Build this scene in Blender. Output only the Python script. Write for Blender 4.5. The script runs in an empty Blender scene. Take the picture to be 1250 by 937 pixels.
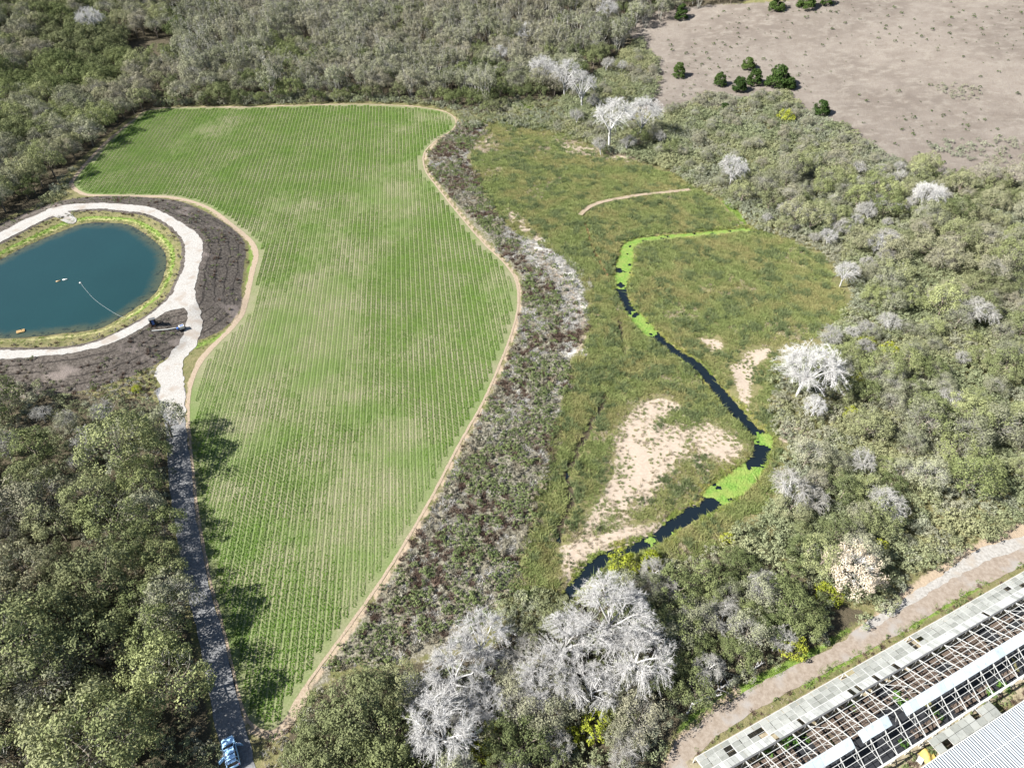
import bpy, bmesh, math
import numpy as np
from mathutils import Vector, Matrix
from mathutils.geometry import delaunay_2d_cdt

# ------------------------------------------------------------------ camera, sky, sun, exposure
S = bpy.context.scene
C = S.collection
H, PITCH, F = 115.0, math.radians(42), 833.0          # drone height, tilt, focal length in photo pixels
cam = bpy.data.cameras.new('camera'); cam_o = bpy.data.objects.new('camera', cam); C.objects.link(cam_o)
cam.sensor_width = 36; cam.lens = 36 * F / 1250; cam.clip_start = 1; cam.clip_end = 20000
cam_o.location = (0, 0, H); cam_o.rotation_euler = (math.pi / 2 - PITCH, 0, 0)
S.camera = cam_o
SUN_AZ, SUN_EL = math.radians(16), math.radians(40)    # direction the shadows fall, height of the sun
world = bpy.data.worlds.new('World'); S.world = world; world.use_nodes = True
_nt = world.node_tree
_sky = _nt.nodes.new('ShaderNodeTexSky'); _sky.sky_type = 'NISHITA'; _sky.sun_disc = False
_sky.sun_elevation = SUN_EL
_sky.sun_rotation = math.atan2(-math.cos(SUN_AZ), -math.sin(SUN_AZ)) % (2 * math.pi)
_nt.links.new(_sky.outputs[0], _nt.nodes['Background'].inputs[0]); _nt.nodes['Background'].inputs[1].default_value = 0.05
sl = bpy.data.lights.new('sun', 'SUN'); sl.energy = 5.0; sl.angle = math.radians(0.53); sl.color = (1, 0.975, 0.93)
so = bpy.data.objects.new('sun', sl); C.objects.link(so); so.location = (-60, -30, 160)
_d = Vector((math.cos(SUN_AZ) * math.cos(SUN_EL), math.sin(SUN_AZ) * math.cos(SUN_EL), -math.sin(SUN_EL)))
so.rotation_euler = _d.to_track_quat('-Z', 'Y').to_euler()
S.view_settings.view_transform = 'Standard'; S.view_settings.look = 'None'
S.view_settings.exposure = 1.5; S.view_settings.gamma = 1
S.cycles.max_bounces = 6; S.cycles.diffuse_bounces = 2; S.cycles.glossy_bounces = 2
S.cycles.transmission_bounces = 3; S.cycles.transparent_max_bounces = 8

rng = np.random.default_rng(7)

# ------------------------------------------------------------------ photo pixel -> place
def P(px, py, z=0.0):
    cx = (np.asarray(px, float) - 625) / F; cy = -(np.asarray(py, float) - 468.5) / F
    dy = math.cos(PITCH) + cy * math.sin(PITCH); dz = -math.sin(PITCH) + cy * math.cos(PITCH)
    t = (z - H) / dz
    return np.stack([cx * t, dy * t], -1)

def ramp_up(d, w):
    return np.where(d < 0, 0, np.where(d < w, d * d / (2 * w), d - w / 2))
_ha, _hb = P(800, 150), P(1250, 260)
_hd = (_hb - _ha) / np.linalg.norm(_hb - _ha); _hn = np.array([-_hd[1], _hd[0]]); _hn = _hn if _hn[1] > 0 else -_hn
def hill(x, y):
    d = (x - _ha[0]) * _hn[0] + (y - _ha[1]) * _hn[1]
    h = 0.17 * ramp_up(d, 70.0)
    h = h + 0.07 * ramp_up(y - 345, 60.0) + 0.10 * ramp_up(-(x + 185) + 0.3 * (y - 250) - 20, 80.0)
    return np.minimum(h, 60) + 1.2 * np.sin(x * 0.045 + 1) * np.sin(y * 0.05) * np.clip(h / 8, 0, 1)

def PT(px, py, up=0.0):
    """where the line of sight through a photo pixel meets the terrain (up metres above it)"""
    z = np.zeros(np.shape(px)) + up
    for _ in range(40):
        q = P(px, py, z); z = 0.5 * z + 0.5 * (hill(q[..., 0], q[..., 1]) + up)
    return P(px, py, z)

def W(pts, z=0.0):
    a = np.array(pts, float); return P(a[:, 0], a[:, 1], z)
def WT(pts, up=0.0):
    a = np.array(pts, float); return PT(a[:, 0], a[:, 1], up)

def to_px(x, y, z):
    d = np.stack([x, y, z - H], -1)
    f = d[..., 1] * math.cos(PITCH) - d[..., 2] * math.sin(PITCH)
    u = d[..., 1] * math.sin(PITCH) + d[..., 2] * math.cos(PITCH)
    return 625 + F * d[..., 0] / f, 468.5 - F * u / f, f

# ------------------------------------------------------------------ 2-D helpers
def inside(q, poly):
    x, y = q[:, 0], q[:, 1]; r = np.zeros(len(q), bool); n = len(poly)
    for i in range(n):
        (x1, y1), (x2, y2) = poly[i], poly[(i + 1) % n]
        if y1 == y2: continue
        c = (y1 > y) != (y2 > y)
        r ^= c & (x < (x2 - x1) * (y - y1) / (y2 - y1) + x1)
    return r
def linedist(q, line, closed=False):
    d = np.full(len(q), 1e9); par = np.zeros(len(q)); n = len(line)
    for i in range(n if closed else n - 1):
        a = np.asarray(line[i][:2]); b = np.asarray(line[(i + 1) % n][:2]); ab = b - a
        t = np.clip(((q - a) @ ab) / max(ab @ ab, 1e-9), 0, 1)
        e = np.hypot(*(q - a - t[:, None] * ab).T)
        m = e < d; d[m] = e[m]; par[m] = i + t[m]
    return d, par
def sdist(q, poly):
    lo, hi = np.min(poly, 0) - 25, np.max(poly, 0) + 25
    r = np.full(len(q), 30.0)
    m = np.all((q > lo) & (q < hi), 1)
    if m.any():
        s = q[m]; d = linedist(s, poly, True)[0]; r[m] = np.where(inside(s, poly), -d, d)
    return r
def _hash(i, j, k):
    n = np.sin(i * 127.1 + j * 311.7 + k * 74.7) * 43758.5453; return n - np.floor(n)
def noise(x, y, s, k=0):
    x = x / s; y = y / s; i = np.floor(x); j = np.floor(y); u = x - i; v = y - j
    u = u * u * (3 - 2 * u); v = v * v * (3 - 2 * v)
    return (_hash(i, j, k) * (1 - u) + _hash(i + 1, j, k) * u) * (1 - v) + (_hash(i, j + 1, k) * (1 - u) + _hash(i + 1, j + 1, k) * u) * v
def fnoise(x, y, s, k=0):
    return 0.55 * noise(x, y, s, k) + 0.3 * noise(x, y, s / 2.1, k + 3) + 0.15 * noise(x, y, s / 4.3, k + 7)
def smooth_loop(poly, step, closed=True):
    """dense Catmull-Rom curve through the points"""
    p = np.asarray(poly, float); n = len(p); out = []
    for i in range(n if closed else n - 1):
        g = lambda k: p[k % n] if closed else p[min(max(k, 0), n - 1)]
        a, b, c, d = g(i - 1), g(i), g(i + 1), g(i + 2)
        m = max(2, int(np.linalg.norm((c - b)[:2]) / step))
        for t in np.arange(m) / m:
            out.append(0.5 * (2 * b + (c - a) * t + (2 * a - 5 * b + 4 * c - d) * t * t + (3 * b - a - 3 * c + d) * t ** 3))
    if not closed: out.append(p[-1])
    return np.array(out)
def ragged(poly, step=0.7, amp=0.25, k=1, closed=True):
    p = smooth_loop(poly, step, closed); t = np.roll(p, -1, 0) - np.roll(p, 1, 0)
    n = np.stack([-t[:, 1], t[:, 0]], -1) / (np.linalg.norm(t[:, :2], axis=1)[:, None] + 1e-9)
    s = (fnoise(p[:, 0], p[:, 1], 2.2, k) - 0.5) * 2.4 * amp + (rng.random(len(p)) - 0.5) * amp * 0.8
    return p + n * s[:, None]
def scatter(poly, s, jit=0.38, k=0):
    poly = np.asarray(poly); lo, hi = poly.min(0), poly.max(0)
    ys = np.arange(lo[1], hi[1] + s, s * 0.87); out = []
    for r, y in enumerate(ys):
        xs = np.arange(lo[0], hi[0] + s, s) + (r % 2) * s / 2
        out.append(np.stack([xs, np.full(len(xs), y)], -1))
    q = np.concatenate(out); q = q + (rng.random(q.shape) - 0.5) * 2 * jit * s
    return q[inside(q, poly)]

# ------------------------------------------------------------------ traced outlines (photo pixels)
FIELD = [(190,133),(300,131),(430,127.5),(500,130),(540,136),(555,145),(553,157),(530,173),(517,188),(519,208),(533,228),(560,262),(590,297),(614,320),(629,342),(632,370),(626,400),(610,443),(588,492),(558,545),(528,603),(498,655),(463,710),(428,760),(393,808),(365,848),(348,878),(332,892),(308,884),(294,855),(281,800),(269,750),(258,712),(248,660),(240,610),(235,560),(231,512),(232,482),(240,454),(256,430),(287,398),(300,377),(310,332),(315,312),(309,295),(286,275),(253,252),(208,240),(130,238),(104,236),(90,226),(95,214),(125,180),(160,150)]
POND = [(0,317),(31,301),(79,281),(103,273),(134,272),(158,275),(180,288),(199,305),(203,321),(199,338),(190,357),(168,374),(144,389),(120,401),(72,407),(48,410),(0,413),(-50,408),(-85,392),(-90,368),(-55,342)]
RING_OUT = [(0,284),(24,271),(43,263),(58,257),(70,253),(84,250),(120,248),(156,250),(182,253),(204,262),(228,276),(245,290),(248,302),(245,319),(241,336),(238,352),(238,366),(228,375),(204,380),(182,394),(163,406),(134,420),(108,427),(82,432),(48,435),(0,438),(-60,434),(-118,415),(-140,380),(-115,345),(-60,312)]
RING_IN = [(0,296),(21,285),(48,271),(62,265),(84,258),(120,255),(154,258),(178,261),(199,270),(215,282),(224,294),(226,307),(224,326),(215,348),(208,362),(192,377),(178,388),(154,401),(134,411),(108,420),(72,426),(0,427),(-55,422),(-100,405),(-115,378),(-90,348),(-50,322)]
TAIL = [(216,368),(240,360),(241,370),(247,388),(245,402),(238,416),(228,428),(220,440),(223,458),(224,474),(223,492),(217,514),(211,494),(204,508),(197,489),(192,480),(193,465),(186,452),(191,442),(204,430),(214,420),(228,400),(230,391),(228,384)]
SPUR = [(56,258),(72,254),(92,265),(82,270)]
ROAD = [(192,474),(224,472),(224,500),(226,514),(230,545),(234,579),(238,623),(247,672),(257,723),(269,763),(281,810),(292.5,864),(304,901),(311,937),(325,1000),(300,1000),(276,937),(266,901),(259,864),(249,810),(239,763),(229,723),(219,672),(211,623),(206,589),(204,545),(200,512),(194,492)]
CREEK = [(912,281,2.6),(859,286,2.6),(814,290,3),(781,294,3),(767,302,4),(764,316,5.0),(760,334,5.2),(758,354,3.6),(766,374,3.4),(779,391,4.6),(794,406,4.4),(806,415,3.4),(819,426,3),(837,437,3.4),(853,449,3.6),(870,468,3.6),(887,491,4.2),(907,512,3.8),(919,525,3),(931,534,4.4),(927,559,3.8),(905,586,6),(874,606,5.8),(864,620,3.4),(846,626,3.6),(823,640,4),(806,655,3.2),(787,664,3.2),(770,671,2.6),(747,677,4),(729,688,5),(717,699,4.4),(701,716,4),(680,745,3)]
DITCH = [[(712,262,1.0),(722,298,1.0),(737,328,1.0),(744,345,0.8)],[(757,388,1.2),(758,410,1.4),(763,432,1.2)],[(742,480,0.8),(733,497,1.4),(715,530,1.8),(702,556,1.6),(692,580,1.4),(697,612,1.8),(684,640,1.4),(682,660,1.2)]]
TRAIL = [(842,232),(815,235),(785,238),(760,242),(735,247),(718,254),(708,263)]
SANDS = [[(778,493),(808,484),(819,493),(803,511),(787,538),(799,541),(814,520),(841,529),(839,543),(824,558),(810,576),(797,588),(788,605),(765,619),(725,637),(716,634),(734,605),(749,579),(754,554),(749,534),(763,513)],
 [(852,524),(870,520),(888,527),(904,541),(901,554),(884,561),(868,552),(850,548),(838,556),(845,538)],
 [(686,668),(725,655),(762,642),(806,640),(850,612),(880,588),(898,570),(892,590),(860,614),(815,645),(770,664),(735,672),(714,692),(697,712),(688,700)],
 [(890,446),(905,440),(913,428),(942,424),(936,436),(918,449),(916,480),(914,502),(905,492),(899,464)],
 [(856,413),(872,414),(883,424),(870,429)],[(672,165),(700,168),(720,178),(790,192),(765,199),(690,187)],[(588,158),(606,165),(612,184),(590,188),(570,182)],
 [(612,248),(636,262),(668,296),(650,296),(622,272)],[(945,510),(985,512),(988,538),(952,540)],[(640,300),(650,296),(700,345),(722,398),(712,432),(700,438),(706,400),(690,362)]]
PALES = [[(638,286),(668,290),(700,320),(712,352),(712,392),(700,398),(694,360),(672,330),(648,316)],[(655,302),(672,312),(655,318)],[(690,425),(720,424),(712,434),(692,434)]]
SCRUB = [(556,150),(590,150),(588,172),(570,190),(580,222),(604,262),(640,290),(692,312),(716,350),(716,402),(700,436),(690,470),(668,560),(640,660),(625,720),(590,770),(530,800),(470,808),(415,812),(380,850),(356,880),(372,845),(402,805),(436,760),(472,708),(506,655),(536,603),(566,545),(596,492),(618,445),(634,400),(640,370),(634,338),(618,315),(594,292),(564,258),(538,226),(524,206),(522,188),(534,175)]
GROAD = [(806,990),(812,937),(822,912),(832,900),(877,864),(941,827),(991,802),(1020,788),(1052,764),(1099,735),(1166,694),(1193,674),(1250,655),(1330,615),(1330,645),(1250,690),(1176,727),(1112,764),(1059,794),(975,838),(914,872),(864,908),(842,937),(836,990)]
GREENS = [[(828,892),(832,880),(880,848),(940,816),(1000,788),(1030,768),(1040,768),(1000,796),(945,826),(880,863),(840,893)],[(975,838),(1012,812),(1060,786),(1070,789),(1020,818),(985,840)],[(1090,772),(1140,742),(1200,706),(1206,711),(1150,745),(1100,775)],
 [(620,128),(650,122),(655,132),(625,136)],[(232,512),(246,520),(262,640),(282,740),(312,840),(330,890),(312,886),(294,850),(270,750),(248,660),(238,580)],[(905,282),(895,262),(880,245),(888,244),(905,262),(915,280)]]
HILL = [(782,36),(815,18),(870,14),(960,10),(1030,-10),(1400,-60),(1400,250),(1250,236),(1180,218),(1120,206),(1080,190),(1020,156),(985,142),(950,124),(880,124),(860,114),(840,126),(818,128),(802,130),(806,112),(812,92),(806,68)]
HILL2 = [(1110,178),(1180,190),(1250,206),(1400,240),(1400,262),(1250,214),(1160,200)]

Wfield = W(FIELD); Wpond = smooth_loop(W(POND, 2.2), 1.2); Wout = smooth_loop(W(RING_OUT, 3.5), 1.2); Win = smooth_loop(W(RING_IN, 3.5), 1.2)
def chan(line, z):
    a = np.array(line, float); w = P(a[:, 0], a[:, 1], z); return smooth_loop(np.column_stack([w, a[:, 2]]), 1.0, False)
CREEK = [(x, y, w * (0.92 if y < 640 else 0.8 if y < 672 else 0.55)) for x, y, w in CREEK]
Wcreek = chan(CREEK, -0.5); Wditch = [chan(d, 0) for d in DITCH]
def chandist(q, line):
    lo, hi = line[:, :2].min(0) - 12, line[:, :2].max(0) + 12
    r = np.full(len(q), 12.0); m = np.all((q > lo) & (q < hi), 1)
    if m.any():
        d, par = linedist(q[m], line); i = np.clip(par.astype(int), 0, len(line) - 2); f = par - i
        r[m] = d - 0.5 * (line[i, 2] * (1 - f) + line[i + 1, 2] * f)
    return r

def height(q):
    q = np.asarray(q, float).reshape(-1, 2); h = hill(q[:, 0], q[:, 1])
    m = np.where((q[:, 0] < -60) & (q[:, 0] > -260) & (q[:, 1] > 90) & (q[:, 1] < 290))[0]
    if len(m):
        s = q[m]; so_, si, sp = sdist(s, Wout), sdist(s, Win), sdist(s, Wpond)
        b = np.where(so_ > 0, 3.5 * np.clip(1 - np.maximum(so_ - 0.8, 0) / 12.0, 0, 1), 3.5)
        di, dp = np.maximum(-si - 0.8, 0), np.maximum(sp, 0)
        b = np.where(si < -0.8, 3.5 - 1.3 * di / (di + dp + 1e-6), b)
        b = np.where(sp <= 0, 2.2 + 0.25 * np.maximum(sp, -8), b)
        h[m] = np.maximum(h[m], b) if False else b + h[m] * (so_ > 12)
    c = chandist(q, Wcreek)
    h = h + np.where(c < 1.2, np.clip(-0.5 + 0.42 * c, -1.3, 0), 0)
    for d in Wditch:
        c = chandist(q, d); h = h + np.where(c < 1, np.clip(-0.35 + 0.5 * c, -0.44, 0), 0)
    return h

# ------------------------------------------------------------------ materials
def srgb(r, g, b):
    return tuple(((c / 255) / 12.92 if c <= 10 else ((c / 255 + 0.055) / 1.055) ** 2.4) for c in (r, g, b)) + (1,)
class NT:
    def __init__(s, name):
        s.m = bpy.data.materials.new(name); s.m.use_nodes = True; s.t = s.m.node_tree
        s.b = s.t.nodes['Principled BSDF']; s.out = s.t.nodes['Material Output']
    def n(s, ty, **kw):
        o = s.t.nodes.new(ty)
        for k, v in kw.items(): setattr(o, k, v)
        return o
    def put(s, sock, v):
        if hasattr(v, 'is_output'): s.t.links.new(v, sock)
        elif isinstance(v, (tuple, list)) and len(v) == 3 and sock.type == 'RGBA': sock.default_value = (*v, 1)
        else: sock.default_value = v
    def coord(s, which='Object'):
        return s.n('ShaderNodeTexCoord').outputs[which]
    def pos(s):
        return s.n('ShaderNodeNewGeometry').outputs['Position']
    def noise(s, scale, detail=3, rough=0.55, vec=None, out=0):
        o = s.n('ShaderNodeTexNoise'); o.inputs['Scale'].default_value = scale; o.inputs['Detail'].default_value = detail
        o.inputs['Roughness'].default_value = rough; s.put(o.inputs['Vector'], vec if vec is not None else s.pos()); return o.outputs[out]
    def mix(s, f, a, b, mode='MIX'):
        o = s.n('ShaderNodeMix', data_type='RGBA', blend_type=mode); s.put(o.inputs[0], f); s.put(o.inputs[6], a); s.put(o.inputs[7], b); return o.outputs[2]
    def math(s, op, a, b=0.0, c=0.0):
        o = s.n('ShaderNodeMath', operation=op); s.put(o.inputs[0], a); s.put(o.inputs[1], b); s.put(o.inputs[2], c); return o.outputs[0]
    def map(s, v, a, b, c=0.0, d=1.0):
        o = s.n('ShaderNodeMapRange', interpolation_type='SMOOTHSTEP'); s.put(o.inputs[0], v)
        for i, x in enumerate((a, b, c, d)): o.inputs[i + 1].default_value = x
        return o.outputs[0]
    def bump(s, h, strength=0.5, dist=0.1):
        o = s.n('ShaderNodeBump'); o.inputs['Strength'].default_value = strength; o.inputs['Distance'].default_value = dist
        s.put(o.inputs['Height'], h); s.t.links.new(o.outputs[0], s.b.inputs['Normal'])
    def done(s, col, rough=0.85, spec=0.2, metal=0.0):
        s.put(s.b.inputs['Base Color'], col); s.put(s.b.inputs['Roughness'], rough)
        s.b.inputs['Specular IOR Level'].default_value = spec; s.b.inputs['Metallic'].default_value = metal; return s.m
def plain(name, col, var=0.25, scale=6, rough=0.7, spec=0.3, metal=0.0):
    t = NT(name); d = tuple(c * (1 - var) for c in col[:3])
    return t.done(t.mix(t.noise(scale, 4), (*d, 1), (*[min(1, c * (1 + var * 0.6)) for c in col[:3]], 1)), rough, spec, metal)
def leafmat(name, a, b, c=None, trans=0.15, patch=0.025):
    """leaf colour: a..b from leaf to leaf and plant to plant, towards c in patches across the land"""
    t = NT(name); g = t.n('ShaderNodeNewGeometry'); oi = t.n('ShaderNodeObjectInfo')
    f = t.math('ADD', t.math('MULTIPLY', g.outputs['Random Per Island'], 0.45), t.math('MULTIPLY', oi.outputs['Random'], 0.55))
    col = t.mix(f, a, b)
    if c is not None:
        k = t.map(t.noise(patch, 3, 0.6, oi.outputs['Location']), 0.42, 0.62)
        k2 = t.math('MULTIPLY', k, t.map(oi.outputs['Random'], 0.0, 0.5, 0.35, 1))
        col = t.mix(k2, col, c)
    t.t.nodes.remove(t.b)
    d = t.n('ShaderNodeBsdfDiffuse'); e = t.n('ShaderNodeBsdfTranslucent'); m = t.n('ShaderNodeMixShader'); m.inputs[0].default_value = trans
    t.put(d.inputs[0], col); t.put(e.inputs[0], col)
    t.t.links.new(d.outputs[0], m.inputs[1]); t.t.links.new(e.outputs[0], m.inputs[2]); t.t.links.new(m.outputs[0], t.out.inputs[0])
    return t.m

def ground_material():
    t = NT('ground_soil_and_grass'); p = t.pos()
    n_fine, n_mid, n_big = t.noise(1.6, 5, 0.7), t.noise(0.35, 5, 0.65), t.noise(0.03, 4, 0.6)
    at = {}
    for nm in ('mask_a', 'mask_b', 'mask_c'):
        a = t.n('ShaderNodeAttribute', attribute_name=nm); sp = t.n('ShaderNodeSeparateColor'); t.t.links.new(a.outputs['Color'], sp.inputs[0])
        at[nm] = [sp.outputs[0], sp.outputs[1], sp.outputs[2], a.outputs['Alpha']]
    brk = t.math('ADD', t.math('MULTIPLY', n_fine, 0.45), t.math('MULTIPLY', n_mid, 0.55))
    def M(s, soft=0.08, amt=1.3):
        return t.map(t.math('ADD', s, t.math('MULTIPLY', t.math('SUBTRACT', brk, 0.5), amt)), 0.5 - soft, 0.5 + soft)
    col = t.mix(t.map(n_mid, 0.3, 0.7), (0.10, 0.105, 0.04, 1), (0.17, 0.15, 0.075, 1))
    col = t.mix(t.map(n_fine, 0.5, 0.75), col, (0.22, 0.185, 0.115, 1))
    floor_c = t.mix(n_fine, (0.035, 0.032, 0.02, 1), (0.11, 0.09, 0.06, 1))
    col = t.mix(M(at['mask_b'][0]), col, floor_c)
    # dry hill: grazed straw-grey grass with faint contour terracettes and darker tussocks
    wv = t.n('ShaderNodeTexNoise'); mp = t.n('ShaderNodeMapping'); mp.inputs['Scale'].default_value = (0.16, 0.24, 0.5); t.put(mp.inputs[0], p)
    t.put(wv.inputs['Vector'], mp.outputs[0]); wv.inputs['Scale'].default_value = 1.0; wv.inputs['Detail'].default_value = 6; wv.inputs['Roughness'].default_value = 0.7
    hc = t.mix(t.map(n_big, 0.35, 0.65), (0.128, 0.108, 0.092, 1), (0.178, 0.154, 0.132, 1))
    hc = t.mix(t.map(wv.outputs[0], 0.42, 0.68), hc, (0.200, 0.177, 0.150, 1))
    hc = t.mix(t.map(t.noise(0.9, 8, 0.85), 0.50, 0.68), hc, (0.141, 0.115, 0.092, 1))
    hc = t.mix(t.map(t.noise(0.13, 6, 0.75), 0.5, 0.64, 0, 0.55), hc, (0.13, 0.108, 0.09, 1)); hc = t.mix(t.map(t.noise(2.6, 4, 0.8), 0.56, 0.70, 0, 0.6), hc, (0.11, 0.09, 0.07, 1))
    col = t.mix(M(at['mask_a'][3], 0.1), col, hc)
    sc = t.mix(t.map(n_fine, 0.35, 0.65), (0.07, 0.065, 0.048, 1), (0.25, 0.23, 0.175, 1))
    col = t.mix(M(at['mask_a'][1]), col, sc)
    pale = t.mix(n_fine, (0.28, 0.265, 0.24, 1), (0.52, 0.5, 0.46, 1)); col = t.mix(M(at['mask_a'][2], 0.1, 1.8), col, pale)
    net = t.mix(t.map(n_fine, 0.3, 0.7), (0.038, 0.032, 0.027, 1), (0.128, 0.111, 0.095, 1))
    sp = t.n('ShaderNodeSeparateXYZ'); t.put(sp.inputs[0], p)
    zz = t.math('ADD', t.math('MULTIPLY', sp.outputs[2], 1.3), t.math('MULTIPLY', t.noise(0.12, 2), 0.9))
    rut = t.map(t.math('ABSOLUTE', t.math('SUBTRACT', t.math('FRACT', zz), 0.5)), 0.03, 0.12, 1, 0)
    net = t.mix(t.math('MULTIPLY', rut, t.map(n_mid, 0.3, 0.5, 0.2, 0.8)), net, (0.025, 0.022, 0.02, 1))
    net = t.mix(t.map(t.noise(0.11, 3), 0.55, 0.7), net, (0.16, 0.135, 0.12, 1))
    col = t.mix(M(at['mask_b'][3]), col, net)
    grn = t.mix(n_fine, (0.08, 0.14, 0.025, 1), (0.19, 0.25, 0.06, 1)); col = t.mix(M(at['mask_b'][1], 0.12), col, grn)
    yel = t.mix(n_fine, (0.22, 0.21, 0.08, 1), (0.36, 0.33, 0.17, 1)); col = t.mix(M(at['mask_c'][0], 0.12), col, yel)
    tan = t.mix(n_mid, (0.24, 0.18, 0.125, 1), (0.37, 0.30, 0.22, 1)); col = t.mix(M(at['mask_b'][2], 0.12), col, tan)
    sand = t.mix(t.map(n_fine, 0.3, 0.7), (0.293, 0.238, 0.186, 1), (0.356, 0.297, 0.238, 1)); col = t.mix(M(at['mask_a'][0], 0.07, 1.1), col, sand)
    mud = t.mix(n_fine, (0.03, 0.028, 0.02, 1), (0.09, 0.07, 0.045, 1)); col = t.mix(M(at['mask_c'][1], 0.15, 0.8), col, mud)
    red = t.mix(n_fine, (0.14, 0.06, 0.03, 1), (0.3, 0.15, 0.08, 1)); col = t.mix(M(at['mask_c'][2], 0.1), col, red)
    t.bump(t.math('MULTIPLY', t.math('ADD', n_fine, t.math('MULTIPLY', n_mid, 0.8)), t.math('SUBTRACT', 1.15, at['mask_a'][0])), 0.8, 0.3)
    return t.done(col, 0.95, 0.1)

def crop_soil():
    t = NT('field_soil'); a, b = t.noise(2.2, 5, 0.7), t.noise(0.07, 4, 0.6)
    col = t.mix(t.map(a, 0.3, 0.7), (0.15, 0.13, 0.085, 1), (0.28, 0.24, 0.17, 1))
    col = t.mix(t.map(b, 0.52, 0.64, 0, 0.5), col, (0.25, 0.208, 0.16, 1)); col = t.mix(t.map(b, 0.3, 0.62, 0.74, 0.34), col, (0.08, 0.142, 0.027, 1))
    t.bump(a, 0.6, 0.1); return t.done(col, 0.95, 0.1)
def gravel(name, a, b, c=None, scale=3.0):
    t = NT(name); n, m = t.noise(scale, 6, 0.75), t.noise(0.25, 4)
    col = t.mix(t.map(n, 0.3, 0.7), a, b)
    if c: col = t.mix(t.map(m, 0.5, 0.7), col, c)
    t.bump(n, 0.6, 0.06); return t.done(col, 0.95, 0.15)
def water(name, deep, rough=0.06, shallow=None):
    t = NT(name); n = t.noise(0.9, 5, 0.6); t.bump(n, 0.12, 0.05)
    col = t.mix(t.noise(0.05, 3), deep, tuple(c * 1.35 for c in deep[:3]) + (1,))
    if shallow:
        a = t.n('ShaderNodeAttribute', attribute_name='bed_depth'); d = t.math('ADD', a.outputs['Fac'], t.math('MULTIPLY', t.math('SUBTRACT', t.noise(0.35, 5, 0.7), 0.5), 5.0))
        col = t.mix(t.map(d, 0.2, 4.5, 0.85, 0), col, shallow); col = t.mix(t.math('MULTIPLY', t.map(d, 1.0, 3.0, 1, 0), t.map(t.noise(0.5, 4, 0.7), 0.5, 0.62)), col, (0.012, 0.02, 0.016, 1))
    return t.done(col, rough, 0.5 if shallow else 0.22)

M_ground = ground_material()
M_white = plain('white_painted_steel', (0.44, 0.44, 0.42), 0.3, 4, 0.5, 0.4)
M_bark = plain('grey_brown_bark', (0.19, 0.16, 0.13), 0.35, 3, 0.95, 0.1)
M_palebark = leafmat('pale_bare_bark', (0.313, 0.304, 0.290, 1), (0.615, 0.603, 0.586, 1), None, 0.0)
M_greytwig = leafmat('grey_brown_twig', (0.17, 0.165, 0.14, 1), (0.42, 0.41, 0.365, 1), (0.28, 0.265, 0.225, 1), 0.0)
M_tantwig = leafmat('cream_seed_head', (0.40, 0.32, 0.22, 1), (0.62, 0.54, 0.43, 1), None, 0.2)
M_olive = leafmat('olive_willow_leaf', (0.105, 0.13, 0.05, 1), (0.325, 0.345, 0.16, 1), (0.245, 0.24, 0.15, 1))
M_olive2 = leafmat('green_oak_leaf', (0.055, 0.075, 0.03, 1), (0.215, 0.24, 0.105, 1), (0.16, 0.17, 0.09, 1))
M_greyleaf = leafmat('grey_green_leaf', (0.11, 0.12, 0.07, 1), (0.32, 0.325, 0.215, 1), (0.24, 0.225, 0.16, 1))
M_lime = leafmat('yellow_green_leaf', (0.160, 0.200, 0.020, 1), (0.400, 0.420, 0.070, 1), None, 0.35)
M_conifer = leafmat('dark_conifer_needle', (0.022, 0.046, 0.015, 1), (0.083, 0.121, 0.033, 1), None, 0.1)
M_shrub = leafmat('coyote_brush_leaf', (0.081, 0.100, 0.048, 1), (0.304, 0.328, 0.195, 1), (0.257, 0.261, 0.142, 1), 0.15, 0.04)
M_sage = leafmat('sage_grey_leaf', (0.114, 0.128, 0.085, 1), (0.342, 0.356, 0.257, 1), (0.257, 0.252, 0.180, 1), 0.15, 0.04)
M_reed = leafmat('marsh_reed_blade', (0.120, 0.161, 0.051, 1), (0.322, 0.354, 0.147, 1), (0.294, 0.276, 0.124, 1), 0.25, 0.075)
M_drygrass = leafmat('dry_straw_blade', (0.27, 0.225, 0.15, 1), (0.50, 0.44, 0.33, 1), None, 0.3)
M_greengrass = leafmat('fresh_grass_blade', (0.09, 0.16, 0.025, 1), (0.22, 0.30, 0.07, 1), None, 0.35)
M_weed = leafmat('dead_weed_stalk', (0.115, 0.11, 0.08, 1), (0.41, 0.39, 0.31, 1), (0.25, 0.215, 0.155, 1), 0.15, 0.09)
M_weedbrown = leafmat('brown_dock_stalk', (0.055, 0.038, 0.03, 1), (0.19, 0.135, 0.105, 1), None, 0.1)
M_weedpale = leafmat('bleached_weed_stalk', (0.252, 0.243, 0.225, 1), (0.522, 0.508, 0.477, 1), None, 0.15)
M_weedgreen = leafmat('weed_leaf', (0.08, 0.11, 0.045, 1), (0.22, 0.26, 0.11, 1), None, 0.2)
M_darkreed = leafmat('dark_rush_blade', (0.08, 0.11, 0.05, 1), (0.22, 0.255, 0.12, 1), None, 0.25)
M_crop = leafmat('crop_leaf', (0.068, 0.142, 0.02, 1), (0.155, 0.268, 0.044, 1), None, 0.3)
M_duck = leafmat('duckweed', (0.14, 0.34, 0.03, 1), (0.30, 0.52, 0.08, 1), None, 0.2)

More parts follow.
